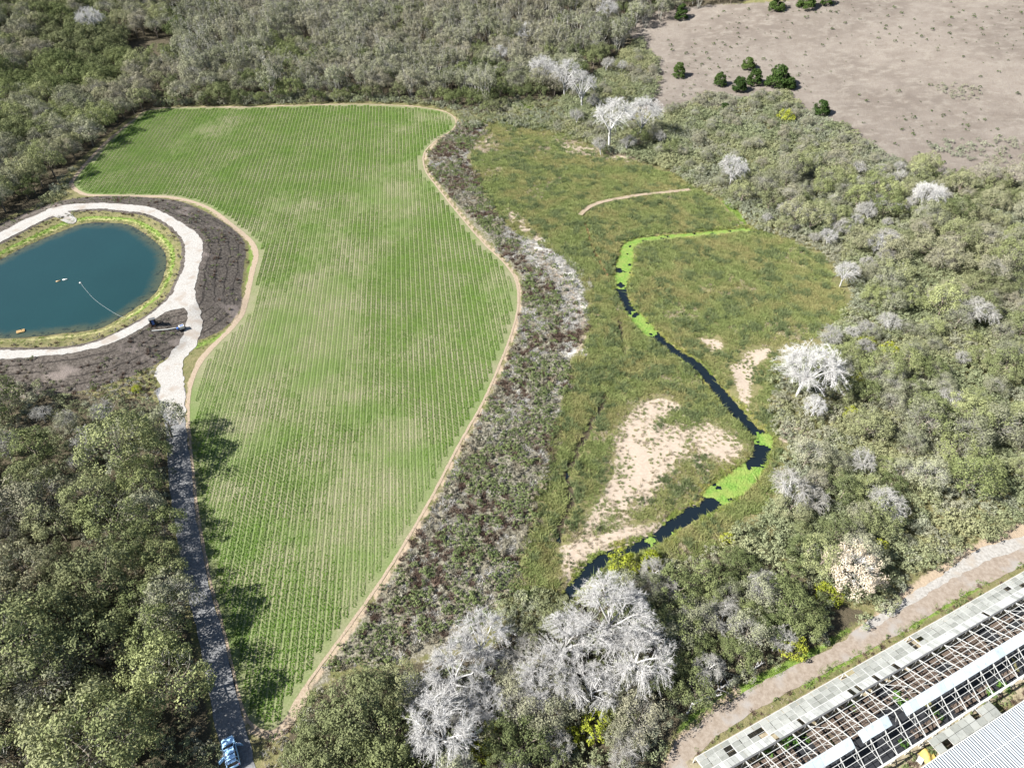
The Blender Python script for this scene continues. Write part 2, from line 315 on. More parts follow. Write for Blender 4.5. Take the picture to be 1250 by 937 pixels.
# ------------------------------------------------------------------ object helpers
def link(o, parent=None):
    C.objects.link(o); o.parent = parent; return o
def tag(o, label=None, cat=None, group=None, kind=None):
    for k, v in (('label', label), ('category', cat), ('group', group), ('kind', kind)):
        if v: o[k] = v
    return o
def mesh(name, V, Fc, mats, mi=None, smooth=False):
    me = bpy.data.meshes.new(name); me.from_pydata(np.asarray(V, float).tolist(), [], Fc if isinstance(Fc, list) else np.asarray(Fc).tolist())
    for m in (mats if isinstance(mats, (list, tuple)) else [mats]): me.materials.append(m)
    if mi is not None: me.polygons.foreach_set('material_index', np.asarray(mi, np.int32))
    if smooth: me.polygons.foreach_set('use_smooth', np.ones(len(me.polygons), bool))
    me.update(); return me
def obj(name, me, parent=None, loc=None):
    o = bpy.data.objects.new(name, me); link(o, parent)
    if loc is not None: o.location = loc
    return o
def empty(name, loc=(0, 0, 0), rz=0.0):
    o = bpy.data.objects.new(name, None); C.objects.link(o); o.location = loc; o.rotation_euler = (0, 0, rz); o.empty_display_size = 0.3; return o
class Geo:
    """collects boxes, bars and tubes into one mesh"""
    def __init__(s): s.v, s.f, s.m = [], [], []
    def add(s, V, Fc, m=0):
        n = len(s.v); s.v += [tuple(x) for x in V]; s.f += [tuple(i + n for i in f) for f in Fc]; s.m += [m] * len(Fc)
    def box(s, c, sz, R=None, m=0):
        V = np.array([(x, y, z) for x in (-.5, .5) for y in (-.5, .5) for z in (-.5, .5)]) * np.array(sz)
        if R is not None: V = V @ np.array(R).T
        s.add(V + np.array(c), [(0, 1, 3, 2), (4, 6, 7, 5), (0, 4, 5, 1), (2, 3, 7, 6), (0, 2, 6, 4), (1, 5, 7, 3)], m)
    def bar(s, a, b, w, h=None, m=0):
        a, b = np.array(a, float), np.array(b, float); d = b - a; L = np.linalg.norm(d); d /= L
        u = np.array([0, 0, 1.0]); 
        if abs(d @ u) > 0.98: u = np.array([0, 1.0, 0])
        x = np.cross(d, u); x /= np.linalg.norm(x); y = np.cross(x, d)
        s.box((a + b) / 2, (L, w, h or w), np.column_stack([d, x, y]), m)
    def tube(s, pts, rad, n=6, m=0, cap=True):
        pts = np.asarray(pts, float); k = len(pts); V = []
        for i in range(k):
            d = pts[min(i + 1, k - 1)] - pts[max(i - 1, 0)]; d /= np.linalg.norm(d) + 1e-9
            u = np.array([0, 0, 1.0]) if abs(d[2]) < 0.9 else np.array([1.0, 0, 0])
            x = np.cross(d, u); x /= np.linalg.norm(x); y = np.cross(d, x); r = rad[i] if hasattr(rad, '__len__') else rad
            for j in range(n):
                t = 2 * math.pi * j / n; V.append(pts[i] + r * (math.cos(t) * x + math.sin(t) * y))
        Fc = [(i * n + j, i * n + (j + 1) % n, (i + 1) * n + (j + 1) % n, (i + 1) * n + j) for i in range(k - 1) for j in range(n)]
        if cap: Fc += [tuple(range(n))[::-1], tuple((k - 1) * n + j for j in range(n))]
        s.add(V, Fc, m)
    def build(s, name, mats, parent=None, loc=None, smooth=False):
        return obj(name, s.mesh(name, mats, smooth), parent, loc)
    def mesh(s, name, mats, smooth=False):
        return mesh(name, s.v, s.f, mats, s.m, smooth)

def sheet(name, loops, keep, zf, mat, grid=1.6, label=None):
    """a draped ground sheet inside the outlines"""
    pts, edges = [], []
    for lp in loops:
        n0 = len(pts); pts += [tuple(x[:2]) for x in lp]; n = len(lp); edges += [(n0 + i, n0 + (i + 1) % n) for i in range(n)]
    a = np.array(pts); lo, hi = a.min(0), a.max(0)
    if grid:
        gx, gy = np.meshgrid(np.arange(lo[0], hi[0], grid), np.arange(lo[1], hi[1], grid)); q = np.column_stack([gx.ravel(), gy.ravel()])
        q = q[keep(q)]; d = linedist(q, a[:len(loops[0])], True)[0] if len(q) else np.zeros(0); q = q[d > grid * 0.35]
        pts += [tuple(x) for x in q]
    vs, _, fs, *_r = delaunay_2d_cdt([Vector(p) for p in pts], edges, [], 0, 1e-4)
    v = np.array([tuple(x) for x in vs]); cen = np.array([v[list(f)].mean(0) for f in fs]); k = keep(cen)
    fs = [f for f, o in zip(fs, k) if o]
    z = zf(v); me = mesh(name, np.column_stack([v, z]), fs, mat, None, True)
    o = obj(name, me); o['kind'] = 'structure'
    if label: o['label'] = label
    return o

# ------------------------------------------------------------------ the ground: one sheet to the horizon
def axis(parts):
    out = [parts[0][0]]
    for a, b, s in parts: out += list(np.linspace(a, b, max(2, int(round((b - a) / s)) + 1))[1:])
    return np.array(out)
xs = axis([(-6000, -1500, 900), (-1500, -400, 100), (-400, -230, 8), (-230, -60, 1.2), (-60, 0, 1.5), (0, 90, 0.75), (90, 230, 2.0), (230, 400, 8), (400, 1500, 100), (1500, 6000, 900)])
ys = axis([(-3000, -300, 540), (-300, 0, 20), (0, 36, 3), (36, 215, 0.75), (215, 340, 1.5), (340, 560, 4), (560, 1500, 60), (1500, 8000, 900)])
GX, GY = np.meshgrid(xs, ys); Q = np.column_stack([GX.ravel(), GY.ravel()])
Z = height(Q)
nx, ny = len(xs), len(ys)
idx = np.arange(nx * ny).reshape(ny, nx)
faces = np.stack([idx[:-1, :-1], idx[:-1, 1:], idx[1:, 1:], idx[1:, :-1]], -1).reshape(-1, 4)
rough = (fnoise(Q[:, 0], Q[:, 1], 3.0, 5) - 0.5) * 0.35
Wroad = W(ROAD); Wgroad = W(GROAD); Wtail = W(TAIL, 1.4); Wspur = W(SPUR, 3.5)
flat = np.minimum.reduce([sdist(Q, Wfield), sdist(Q, Wroad), sdist(Q, Wgroad), sdist(Q, Wtail), np.maximum(sdist(Q, Wout), -sdist(Q, Win)), sdist(Q, W(TRAIL + [(700, 270), (842, 240)]))])
far = (np.abs(Q[:, 0]) > 300) | (Q[:, 1] > 560) | (Q[:, 1] < 10)
cr = chandist(Q, Wcreek)
amp = np.clip(flat / 3, 0, 1) * np.clip((cr - 1) / 2, 0, 1) * (sdist(Q, Wpond) > 0) * ~far
Zg = Z + rough * amp - 0.02
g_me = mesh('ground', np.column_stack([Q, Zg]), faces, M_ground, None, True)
def mk(sd, w=1.2): return np.clip(0.5 - sd / (2 * w), 0, 1)
def mkp(polys, w=1.2, z=0.0, terrain=False):
    r = np.zeros(len(Q))
    for p in polys: r = np.maximum(r, mk(sdist(Q, WT(p) if terrain else W(p, z)), w))
    return r
ma = np.zeros((len(Q), 4)); mb = np.zeros((len(Q), 4)); mc = np.zeros((len(Q), 4)); mc[:, 3] = 1
ma[:, 0] = mkp(SANDS[:5] + SANDS[8:9] + [[(760,520),(820,490),(858,512),(905,538),(903,562),(860,590),(800,622),(740,645),(705,665),(722,630),(752,570)]], 3.0); ma[:, 0] = np.maximum(ma[:, 0], mkp([SANDS[i] for i in (5, 6, 7, 9)], 4) * 0.8)
ma[:, 1] = mkp([SCRUB], 5); ma[:, 2] = mkp(PALES, 4)
ma[:, 3] = np.maximum(mk(sdist(Q, WT(HILL)) - 7, 4), mkp([HILL2], 4, terrain=True))
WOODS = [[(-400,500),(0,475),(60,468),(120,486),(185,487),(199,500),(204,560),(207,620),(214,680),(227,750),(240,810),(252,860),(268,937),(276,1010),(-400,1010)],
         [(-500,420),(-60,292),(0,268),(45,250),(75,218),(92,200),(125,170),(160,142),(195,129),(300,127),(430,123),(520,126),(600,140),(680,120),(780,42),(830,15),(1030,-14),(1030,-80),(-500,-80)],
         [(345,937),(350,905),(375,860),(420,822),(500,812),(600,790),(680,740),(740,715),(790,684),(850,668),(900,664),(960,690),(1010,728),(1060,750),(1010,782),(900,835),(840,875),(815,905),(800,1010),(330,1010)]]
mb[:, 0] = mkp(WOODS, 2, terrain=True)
mb[:, 1] = mkp(GREENS, 1.0)
mb[:, 2] = np.maximum(mkp([[(1030,778),(1100,722),(1180,668),(1250,632),(1330,590),(1330,625),(1250,662),(1180,690),(1100,738),(1040,775)],[(790,1010),(808,930),(826,900),(870,858),(900,835),(905,850),(880,868),(835,905),(815,1010)]], 1.5), 0)
mb[:, 2] = np.maximum(mb[:, 2], mk(np.abs(sdist(Q, Wfield) - 0.8) - 0.9, 0.8) * 0.7)
_sr = sdist(Q, Wout); _si = sdist(Q, Win); _sp = sdist(Q, Wpond)
mb[:, 3] = mk(np.maximum(_sr - 12, -_si - 1.5), 1.0) * (1 - mk(_si + 1.5, 1.0))
t_in = np.clip(-_si / (np.maximum(-_si, 0) + np.maximum(_sp, 0) + 1e-6), 0, 1)
band = np.where((_si < 0) & (_sp > -3), 1.0, 0.0)
mb[:, 1] = np.maximum(mb[:, 1], band * np.clip(1 - np.abs(t_in - 0.66) / 0.22, 0, 1) * np.clip((Q[:, 1] - 145) / 20 + 0.3, 0.25, 1))
mc[:, 0] = band * np.clip(1 - np.abs(t_in - 0.74) / 0.26, 0, 1) * 0.62
toe = mk(np.abs(_sr - 14) - 1.6, 1.0) * (Q[:, 1] > 138) * (Q[:, 0] > -120); mb[:, 1] = np.maximum(mb[:, 1], toe * 0.62)
mc[:, 1] = np.maximum(mk(cr + 0.2, 0.6), band * (t_in > 0.97))
for i, d in enumerate(Wditch):
    s = chandist(Q, d)
    if i == 0: mc[:, 2] = np.maximum(mc[:, 2], mk(s, 0.6))
    else: mc[:, 1] = np.maximum(mc[:, 1], mk(s, 0.6))
for nm, a in (('mask_a', ma), ('mask_b', mb), ('mask_c', mc)):
    at = g_me.color_attributes.new(nm, 'FLOAT_COLOR', 'POINT'); at.data.foreach_set('color', a.astype(np.float32).ravel())
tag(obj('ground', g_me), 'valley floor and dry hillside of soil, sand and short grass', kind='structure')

# ------------------------------------------------------------------ field, tracks and water
AX_V = np.array([(480 - 625) / F, 1 / math.cos(PITCH)]); AX_V /= np.linalg.norm(AX_V); AX_U = np.array([AX_V[1], -AX_V[0]])
M_soil = crop_soil()
Lfield = ragged(Wfield, 1.5, 0.3, 3)
field = sheet('crop_field', [Lfield], lambda q: inside(q, Lfield), lambda v: np.full(len(v), 0.004), M_soil, 6.0, 'long green field planted in straight rows')
ROW = 1.45
fc = Lfield.mean(0); uu = (Lfield - fc) @ AX_U; crop_pts = []
for k, u in enumerate(np.arange(uu.min() + 0.4, uu.max(), ROW)):
    v = np.arange(-170, 170, 1.0); u_j = u + (fnoise(v, v * 0 + k, 40, 9) - 0.5) * 0.25
    q = fc + np.outer(u_j, AX_U) + np.outer(v, AX_V); ok = sdist(q, Lfield) < -1.7
    i = 0
    while i < len(v):
        if not ok[i]: i += 1; continue
        j = i
        while j + 1 < len(v) and ok[j + 1]: j += 1
        if j - i >= 4:
            st = np.unique(np.append(np.arange(i, j + 1, 4), j)); prof = [(-0.64, -0.01), (-0.52, 0.06), (0.52, 0.06), (0.64, -0.01)]
            V = [(*(q[s] + AX_U * (a + rng.normal(0, 0.02))), b * (0.8 + 0.4 * rng.random())) for s in st for a, b in prof]
            Fc = [(4 * s + c, 4 * s + c + 1, 4 * s + c + 5, 4 * s + c + 4) for s in range(len(st) - 1) for c in range(3)]
            obj('planting_bed', mesh('planting_bed', V, Fc, M_soil), field)
            crop_pts.append(q[i:j + 1:2])
        i = j + 1
crop_pts = np.concatenate(crop_pts)

M_gravel = gravel('white_gravel', (0.228, 0.214, 0.195, 1), (0.380, 0.366, 0.342, 1), (0.257, 0.223, 0.190, 1))
M_asph = gravel('old_paved_road', (0.099, 0.101, 0.104, 1), (0.216, 0.216, 0.216, 1), (0.171, 0.167, 0.162, 1), 2.0)
M_dirt = gravel('tan_dirt', (0.177, 0.141, 0.109, 1), (0.263, 0.223, 0.184, 1), (0.243, 0.223, 0.204, 1), 1.2)
M_trail = gravel('pale_trail_dirt', (0.212, 0.159, 0.110, 1), (0.333, 0.273, 0.204, 1))
Lo, Li, Lt, Ls = ragged(Wout, 0.8, 0.35, 11), ragged(Win, 0.8, 0.35, 12), ragged(Wtail, 0.8, 0.5, 13), ragged(Wspur, 0.8, 0.3, 14)
sheet('gravel_path', [Lo, Li, Lt, Ls], lambda q: (inside(q, Lo) & ~inside(q, Li)) | inside(q, Lt) | inside(q, Ls), lambda v: height(v) + 0.07, M_gravel, 1.2, 'white gravel path looping round the pond and down to the paved road')
Lr = ragged(Wroad, 1.0, 0.18, 15); sheet('paved_road', [Lr], lambda q: inside(q, Lr), lambda v: np.maximum(height(v), 0) + 0.04, M_asph, 2.0, 'narrow grey paved road along the left edge of the field')
Lg = ragged(Wgroad, 1.0, 0.3, 16); sheet('dirt_road', [Lg], lambda q: inside(q, Lg), lambda v: np.zeros(len(v)) + 0.03, M_dirt, 2.5, 'tan dirt road between the woods and the greenhouse')
Lq = ragged(W([(1048,766),(1099,733),(1166,691),(1193,671),(1250,652),(1330,612),(1330,622),(1250,667),(1192,690),(1120,732),(1062,770)]), 0.8, 0.35, 18); sheet('gravel_strip', [Lq], lambda q: inside(q, Lq), lambda v: np.zeros(len(v)) + 0.05, gravel('pale_grey_gravel', (0.21, 0.195, 0.175, 1), (0.34, 0.325, 0.30, 1), (0.27, 0.235, 0.195, 1), 1.6), 2.5, 'pale grey gravel strip along the dirt road')
# bare tan track that rims the field
Lk_o, Lk_i = ragged(Wfield, 1.0, 0.25, 17), None
_c = smooth_loop(Wfield, 1.0); _t = np.roll(_c, -1, 0) - np.roll(_c, 1, 0); _n = np.stack([_t[:, 1], -_t[:, 0]], -1) / np.linalg.norm(_t, axis=1)[:, None]
if (sdist(_c + _n, Wfield) > 0).mean() < 0.5: _n = -_n
_seg = np.concatenate([np.linspace(0, 1, 1)])
_px = np.array(to_px(_c[:, 0], _c[:, 1], np.zeros(len(_c)))[:2]).T
_right = (_px[:, 0] > 330) | (_px[:, 1] < 160)
_wd = np.where(_right, 0.42, np.where(_px[:, 1] < 470, 1.35, 0.35)) * (0.75 + 0.5 * fnoise(_c[:, 0], _c[:, 1], 9, 4))
_wd = np.convolve(np.r_[_wd[-8:], _wd, _wd[:8]], np.ones(17) / 17, 'valid'); _wd = np.where((_px[:, 1] > 840) & (_px[:, 0] > 325), _wd + 1.3, _wd)
La = _c - _n * 0.15 * (0.6 + rng.random(len(_c)))[:, None]; Lb = _c + _n * (_wd * (0.85 + 0.3 * rng.random(len(_c))))[:, None]
n = len(_c); V = np.concatenate([np.column_stack([La, np.full(n, 0.03)]), np.column_stack([Lb, np.full(n, 0.03)])])
V[:, 2] = np.maximum(height(V[:, :2]), 0) + 0.04
tag(obj('dirt_track', mesh('dirt_track', V, [(i, (i + 1) % n, n + (i + 1) % n, n + i) for i in range(n)], M_trail)), 'thin tan dirt track rimming the green field', kind='structure')
_tl = W(TRAIL); _tl = smooth_loop(_tl, 0.8, False); _tt = np.gradient(_tl, axis=0); _tn = np.stack([-_tt[:, 1], _tt[:, 0]], -1) / np.linalg.norm(_tt, axis=1)[:, None]
w = 0.9 * (0.7 + 0.6 * fnoise(_tl[:, 0], _tl[:, 1], 2, 8))[:, None]; n = len(_tl)
V = np.concatenate([np.column_stack([_tl - _tn * w, np.full(n, 0.25)]), np.column_stack([_tl + _tn * w, np.full(n, 0.25)])])
tag(obj('dirt_trail', mesh('dirt_trail', V, [(i, i + 1, n + i + 1, n + i) for i in range(n - 1)], M_trail)), 'short pale dirt trail across the upper marsh', kind='structure')
M_pond = water('pond_water', (0.007, 0.028, 0.028, 1), 0.12, (0.055, 0.06, 0.032, 1)); M_creek = water('creek_water', (0.006, 0.010, 0.014, 1), 0.04)
_pw = sheet('pond_water', [Wpond], lambda q: inside(q, Wpond), lambda v: np.full(len(v), 2.2), M_pond, 1.5, 'deep blue green water of the round pond')
_v = np.array([v.co[:2] for v in _pw.data.vertices]); _a = _pw.data.attributes.new('bed_depth', 'FLOAT', 'POINT'); _a.data.foreach_set('value', np.maximum(0, -sdist(_v, Wpond)).astype(np.float32))
_b = Wcreek[:, :2]; _x0, _y0 = _b.min(0) - 3; _x1, _y1 = _b.max(0) + 3
tag(obj('creek_water', mesh('creek_water', [(_x0, _y0, -.5), (_x1, _y0, -.5), (_x1, _y1, -.5), (_x0, _y1, -.5)], [(0, 1, 2, 3)], M_creek)), 'dark still water of the winding creek', kind='structure')
def duck(p0, p1, label, cut=0.0, k=0):
    a = np.array([c[:2] for c in CREEK], float); 
    wpx = np.array(to_px(Wcreek[:, 0], Wcreek[:, 1], np.full(len(Wcreek), -.5))[:2]).T
    i0 = np.argmin(np.hypot(*(wpx - p0).T)); i1 = np.argmin(np.hypot(*(wpx - p1).T))
    ln = Wcreek[i0:i1 + 1]; s = 0.32; lo, hi = ln[:, :2].min(0) - 4, ln[:, :2].max(0) + 4
    gx, gy = np.meshgrid(np.arange(lo[0], hi[0], s), np.arange(lo[1], hi[1], s)); sh = gx.shape; q = np.column_stack([gx.ravel(), gy.ravel()])
    d, par = linedist(q, Wcreek); cd = chandist(q, Wcreek); fn = fnoise(q[:, 0], q[:, 1], 3.0, 20 + k)
    e = (fn - 0.5) * 5; fb = fnoise(q[:, 0], q[:, 1], 1.6, 40 + k); keep = (cd < 0.35) & (par > i0 + e) & (par < i1 + e) & (fn > cut) & ((fb > 0.27) | (k == 4))
    keep = keep.reshape(sh); cell = keep[:-1, :-1] & keep[1:, :-1] & keep[:-1, 1:] & keep[1:, 1:]; ii = np.arange(keep.size).reshape(sh)
    Fc = np.stack([ii[:-1, :-1], ii[:-1, 1:], ii[1:, 1:], ii[1:, :-1]], -1)[cell]
    used, inv = np.unique(Fc, return_inverse=True)
    qq = q[used] + (rng.random((len(used), 2)) - 0.5) * 0.2
    V = np.column_stack([qq, -0.46 + rng.random(len(used)) * 0.10 + 0.10 * fnoise(qq[:, 0], qq[:, 1], 0.9, 3)])
    tag(obj('duckweed_mat', mesh('duckweed_mat', V, inv.reshape(-1, 4), M_duckm)), label, 'duckweed', kind='stuff')
_t = NT('duckweed_mat'); _n1, _n2 = _t.noise(2.5, 5, 0.75), _t.noise(0.5, 3); _t.bump(_n1, 0.6, 0.15)
M_duckm = _t.done(_t.mix(_t.map(_n2, 0.3, 0.7), _t.mix(_t.map(_n1, 0.35, 0.6), (0.06, 0.13, 0.02, 1), (0.15, 0.25, 0.05, 1)), (0.17, 0.22, 0.055, 1)), 0.9, 0.1)
duck((912, 281), (761, 330), 'bright green weed covering the upper arm of the creek', 0.0, 1)
duck((761, 331), (758, 352), 'bright green weed patch narrowing above the dark creek pool', 0.36, 2)
duck((768, 379), (796, 408), 'bright green weed patch filling the creek beside the reed bed', 0.15, 3)
duck((920, 526), (932, 546), 'small bright green weed patch on the sharp creek bend', 0.0, 4)
duck((922, 566), (870, 611), 'largest bright green weed mat below the sharp creek bend', 0.0, 5)
duck((846, 627), (770, 671), 'thin green weed fringe along the lower dark creek', 0.62, 6)

# ------------------------------------------------------------------ plant meshes
def unit(a): return a / (np.linalg.norm(a, axis=-1, keepdims=True) + 1e-9)
def quads(pos, nrm, size, asp=0.6):
    n = len(pos); r = rng.normal(size=(n, 3)); t = unit(np.cross(nrm, r)); b = np.cross(nrm, t)
    size = np.broadcast_to(np.asarray(size, float), (n,))[:, None]; h = t * size / 2; w = b * size * asp / 2
    V = np.stack([pos - h * 1.1, pos - w, pos + h * 1.1, pos + w], 1).reshape(-1, 3)
    return V, np.arange(4 * n).reshape(-1, 4)
def tris(base, tip, w):
    d = unit(tip - base); s = unit(np.cross(d, rng.normal(size=d.shape))) * (np.broadcast_to(np.asarray(w, float), (len(base),))[:, None] / 2)
    V = np.stack([base - s, base + s, tip], 1).reshape(-1, 3); return V, np.arange(3 * len(base)).reshape(-1, 3)
def join(parts):
    """parts: (V, F, material index)"""
    V, Fc, mi, n = [], [], [], 0
    for v, f, m in parts:
        V.append(np.asarray(v)); Fc += [tuple(int(i) + n for i in r) for r in f]; mi += [m] * len(f); n += len(v)
    return np.concatenate(V), Fc, mi
def crown_leaves(R, zc, hz, ncl, lpc, rc, leaf, low=-0.35, fill=0.15):
    """leaf clumps over an uneven ellipsoid"""
    d = unit(rng.normal(size=(ncl * 3, 3))); d = d[d[:, 2] > low][:ncl]; n = len(d)
    lump = 0.66 + 0.45 * rng.random((n, 1)); c = d * lump * np.array([R, R, hz]) + np.array([0, 0, zc])
    r = rc * (0.65 + 0.7 * rng.random(n))
    e = unit(rng.normal(size=(n, lpc, 3)) + 0.75 * d[:, None, :] + np.array([0, 0, 0.35]))
    pos = c[:, None, :] + e * (r[:, None, None] * (0.55 + 0.5 * rng.random((n, lpc, 1)))); pos = pos.reshape(-1, 3)
    nr = unit(e.reshape(-1, 3) + 0.45 * rng.normal(size=(n * lpc, 3)))
    return quads(pos, nr, leaf * (0.6 + 0.8 * rng.random(n * lpc)))
def limb_points(a, d, L, n=5, wob=0.12, rise=0.25):
    p = [np.array(a, float)]; d = np.array(d, float)
    for _ in range(n):
        d = d + rng.normal(0, wob, 3) + np.array([0, 0, rise / n]); d /= np.linalg.norm(d); p.append(p[-1] + d * L / n)
    return np.array(p)
def leafy(R, h, ncl=34, lpc=58, leaf=0.42, rc=1.25, twigs=0, m_leaf=None, m_twig=None, low=-0.35):
    zc = h * 0.60; hz = h * 0.40; g = Geo(); tr = limb_points((0, 0, -0.4), (0, 0, 1), zc * 1.0, 4, 0.06)
    g.tube(tr, np.linspace(0.28, 0.14, len(tr)) * R / 4.5 * 1.2, 6)
    for i in range(5):
        a = 2 * math.pi * i / 5 + rng.random(); s = tr[2 + i % 2]
        lp = limb_points(s, (math.cos(a), math.sin(a), 0.7), R * 0.95, 4); g.tube(lp, np.linspace(0.14, 0.04, len(lp)) * R / 4.5, 4)
    V, Fq = crown_leaves(R, zc, hz, ncl, lpc, rc * R / 4.5, leaf, low); parts = [(V, Fq, 0)]
    if twigs:
        d = unit(rng.normal(size=(twigs, 3)) + np.array([0, 0, 0.5])); d[:, 2] = np.abs(d[:, 2]) * 0.8
        base = d * np.array([R, R, hz]) * (0.5 + 0.3 * rng.random((twigs, 1))) + np.array([0, 0, zc])
        tip = base + unit(d + 0.45 * rng.normal(size=d.shape)) * (0.5 + 0.9 * rng.random((twigs, 1))) * R / 4.5 * 1.3
        v, f = tris(base, tip, 0.055); parts.append((v, f, 1))
    return g, join(parts)
def stems(h, R, ncl=22, lpc=46):
    g, (V, Fc, mi) = leafy(R, h, ncl, lpc, 0.36, 1.5, 160, low=-0.1)
    for i in range(7):
        a = rng.random() * 6.283; r0 = 0.3 + 0.5 * rng.random(); p0 = np.array([math.cos(a) * r0, math.sin(a) * r0, 0.5]); d = np.array([math.cos(a) * 0.28, math.sin(a) * 0.28, 1.0])
        lp = limb_points(p0, d, h * (0.85 + 0.3 * rng.random()), 5, 0.08); g.tube(lp, np.linspace(0.11, 0.03, 6), 4)
        for j in (3, 4, 5):
            for _ in range(3): s_ = limb_points(lp[j], d + rng.normal(0, 0.7, 3), 1.3, 2, 0.2); g.tube(s_, [0.05, 0.04, 0.02], 3, 0, False)
    return g, (V, Fc, mi)
def bare(h, R, lean=(0, 0), nl=7, dens=1.0, trunk=0.30, lo=0.28, tw=0.03):
    """leafless tree: forked pale limbs fanning into a dome of fine twigs"""
    g = Geo(); tr = limb_points((0, 0, -0.4), (lean[0], lean[1], 1), h * lo + 0.4, 4, 0.08); g.tube(tr, np.linspace(1, 0.75, 5) * trunk, 7)
    c = tr[-1] + np.array([lean[0] * h * 0.3, lean[1] * h * 0.3, h * (1 - lo) * 0.38]); hz = h * (1 - lo) * 0.60
    lob = unit(rng.normal(size=(9, 3))); lw = 0.62 + 0.5 * rng.random(9)
    def shell(d): return ((np.maximum(d @ lob.T, 0) ** 3) @ lw / ((np.maximum(d @ lob.T, 0) ** 3).sum(-1) + 1e-6))[..., None] * d * np.array([R, R, hz])
    nodes, rad = [], []
    for i in range(nl):
        a = 2 * math.pi * (i + 0.5 * rng.random()) / nl; d = unit(np.array([math.cos(a), math.sin(a), 0.15 + 0.9 * rng.random()])) if i else np.array([0, 0, 1.0])
        end = c + shell(d[None])[0] * 0.72; st = tr[-1] if i % 3 else tr[-2]; t = np.linspace(0, 1, 8)[:, None]
        mid = (st + end) / 2 + np.array([0, 0, hz * 0.18]) + rng.normal(0, 0.25, 3); lp = (1 - t) ** 2 * st + 2 * t * (1 - t) * mid + t * t * end + rng.normal(0, 0.09, (8, 3)) * t
        r = np.linspace(0.62, 0.16, 8) * trunk; g.tube(lp, r, 5); nodes += list(lp[2:]); rad += list(r[2:])
    nodes, rad = np.array(nodes), np.array(rad)
    n = int(420 * dens); d = unit(rng.normal(size=(n * 3, 3))); d = d[d[:, 2] > -0.22][:n]; ends = c + shell(d) * (0.55 + 0.55 * rng.random((len(d), 1)))
    base, tip, wid = [], [], []
    for e, dd in zip(ends, d):
        k = np.argmin(((nodes - e) ** 2).sum(1) + rng.random(len(nodes)) * 1.5); a = nodes[k]; t = np.linspace(0, 1, 6)[:, None]
        mid = (a + e) / 2 + np.array([0, 0, 0.3]) + rng.normal(0, 0.5, 3); s_ = (1 - t) ** 2 * a + 2 * t * (1 - t) * mid + t * t * e
        g.tube(s_[::1], np.linspace(min(rad[k] * 0.5, 0.05), 0.014, 6), 3, 0, False)
        ax = unit(e - a); m = int(15 * dens); u = 0.25 + 0.75 * rng.random(m) ** 0.8; b = np.array([np.interp(u, t[:, 0], s_[:, j]) for j in range(3)]).T
        dv = unit(0.5 * ax + 0.5 * dd + 0.8 * rng.normal(size=(m, 3)) + np.array([0, 0, 0.3])); L = R * (0.06 + 0.11 * rng.random((m, 1))) * (1.15 - 0.5 * u[:, None])
        base.append(b); tip.append(b + dv * L); wid.append(np.full(m, tw))
        b2 = b + dv * L * 0.45; base.append(b2); tip.append(b2 + unit(dv + 0.6 * rng.normal(size=(m, 3))) * L * 0.55); wid.append(np.full(m, tw * 0.8))
    v, f = tris(np.concatenate(base), np.concatenate(tip), np.concatenate(wid)); return g, (v, [tuple(map(int, r)) for r in f], [0] * len(f))
def conifer(h, R):
    g = Geo(); g.tube([(0, 0, -0.3), (0, 0, h * 0.8)], [0.3, 0.08], 6); P_, N_ = [], []
    for i in range(60):
        z = h * (0.08 + 0.9 * rng.random() ** 1.1); r = R * np.sqrt(max(0.03, 1 - (z / h) ** 1.6)) * (0.72 + 0.4 * rng.random()); a = rng.random() * 6.283; m = 60
        c = np.array([math.cos(a) * r * 0.8, math.sin(a) * r * 0.8, z]); e = unit(rng.normal(size=(m, 3)) + np.array([math.cos(a), math.sin(a), 0.5]) * 0.7)
        P_.append(c + e * np.array([0.34 * R, 0.34 * R, 0.22 * R]) * (0.5 + 0.5 * rng.random((m, 1)))); N_.append(unit(e + 0.8 * rng.normal(size=(m, 3))))
    v, f = quads(np.concatenate(P_), np.concatenate(N_), 0.5 * R / 3.5); return g, (v, f.tolist(), [0] * len(f))
def shrub(R, h, ncl=12, lpc=34, leaf=0.26):
    v, f = crown_leaves(R, h * 0.42, h * 0.5, ncl, lpc, R * 0.42, leaf, -0.15); return v, f.tolist(), [0] * len(f)
def tuft(n, rad, h, w, lean=0.35, flat=0.0):
    a = rng.random(n) * 6.283; r = rad * np.sqrt(rng.random(n)); b = np.stack([np.cos(a) * r, np.sin(a) * r, np.full(n, -0.05)], -1)
    hh = h * (0.55 + 0.6 * rng.random(n)); t = b + np.stack([rng.normal(0, lean, n) * hh, rng.normal(0, lean, n) * hh, hh * (1 - flat * rng.random(n))], -1)
    v, f = tris(b, t, w); return v, f.tolist()

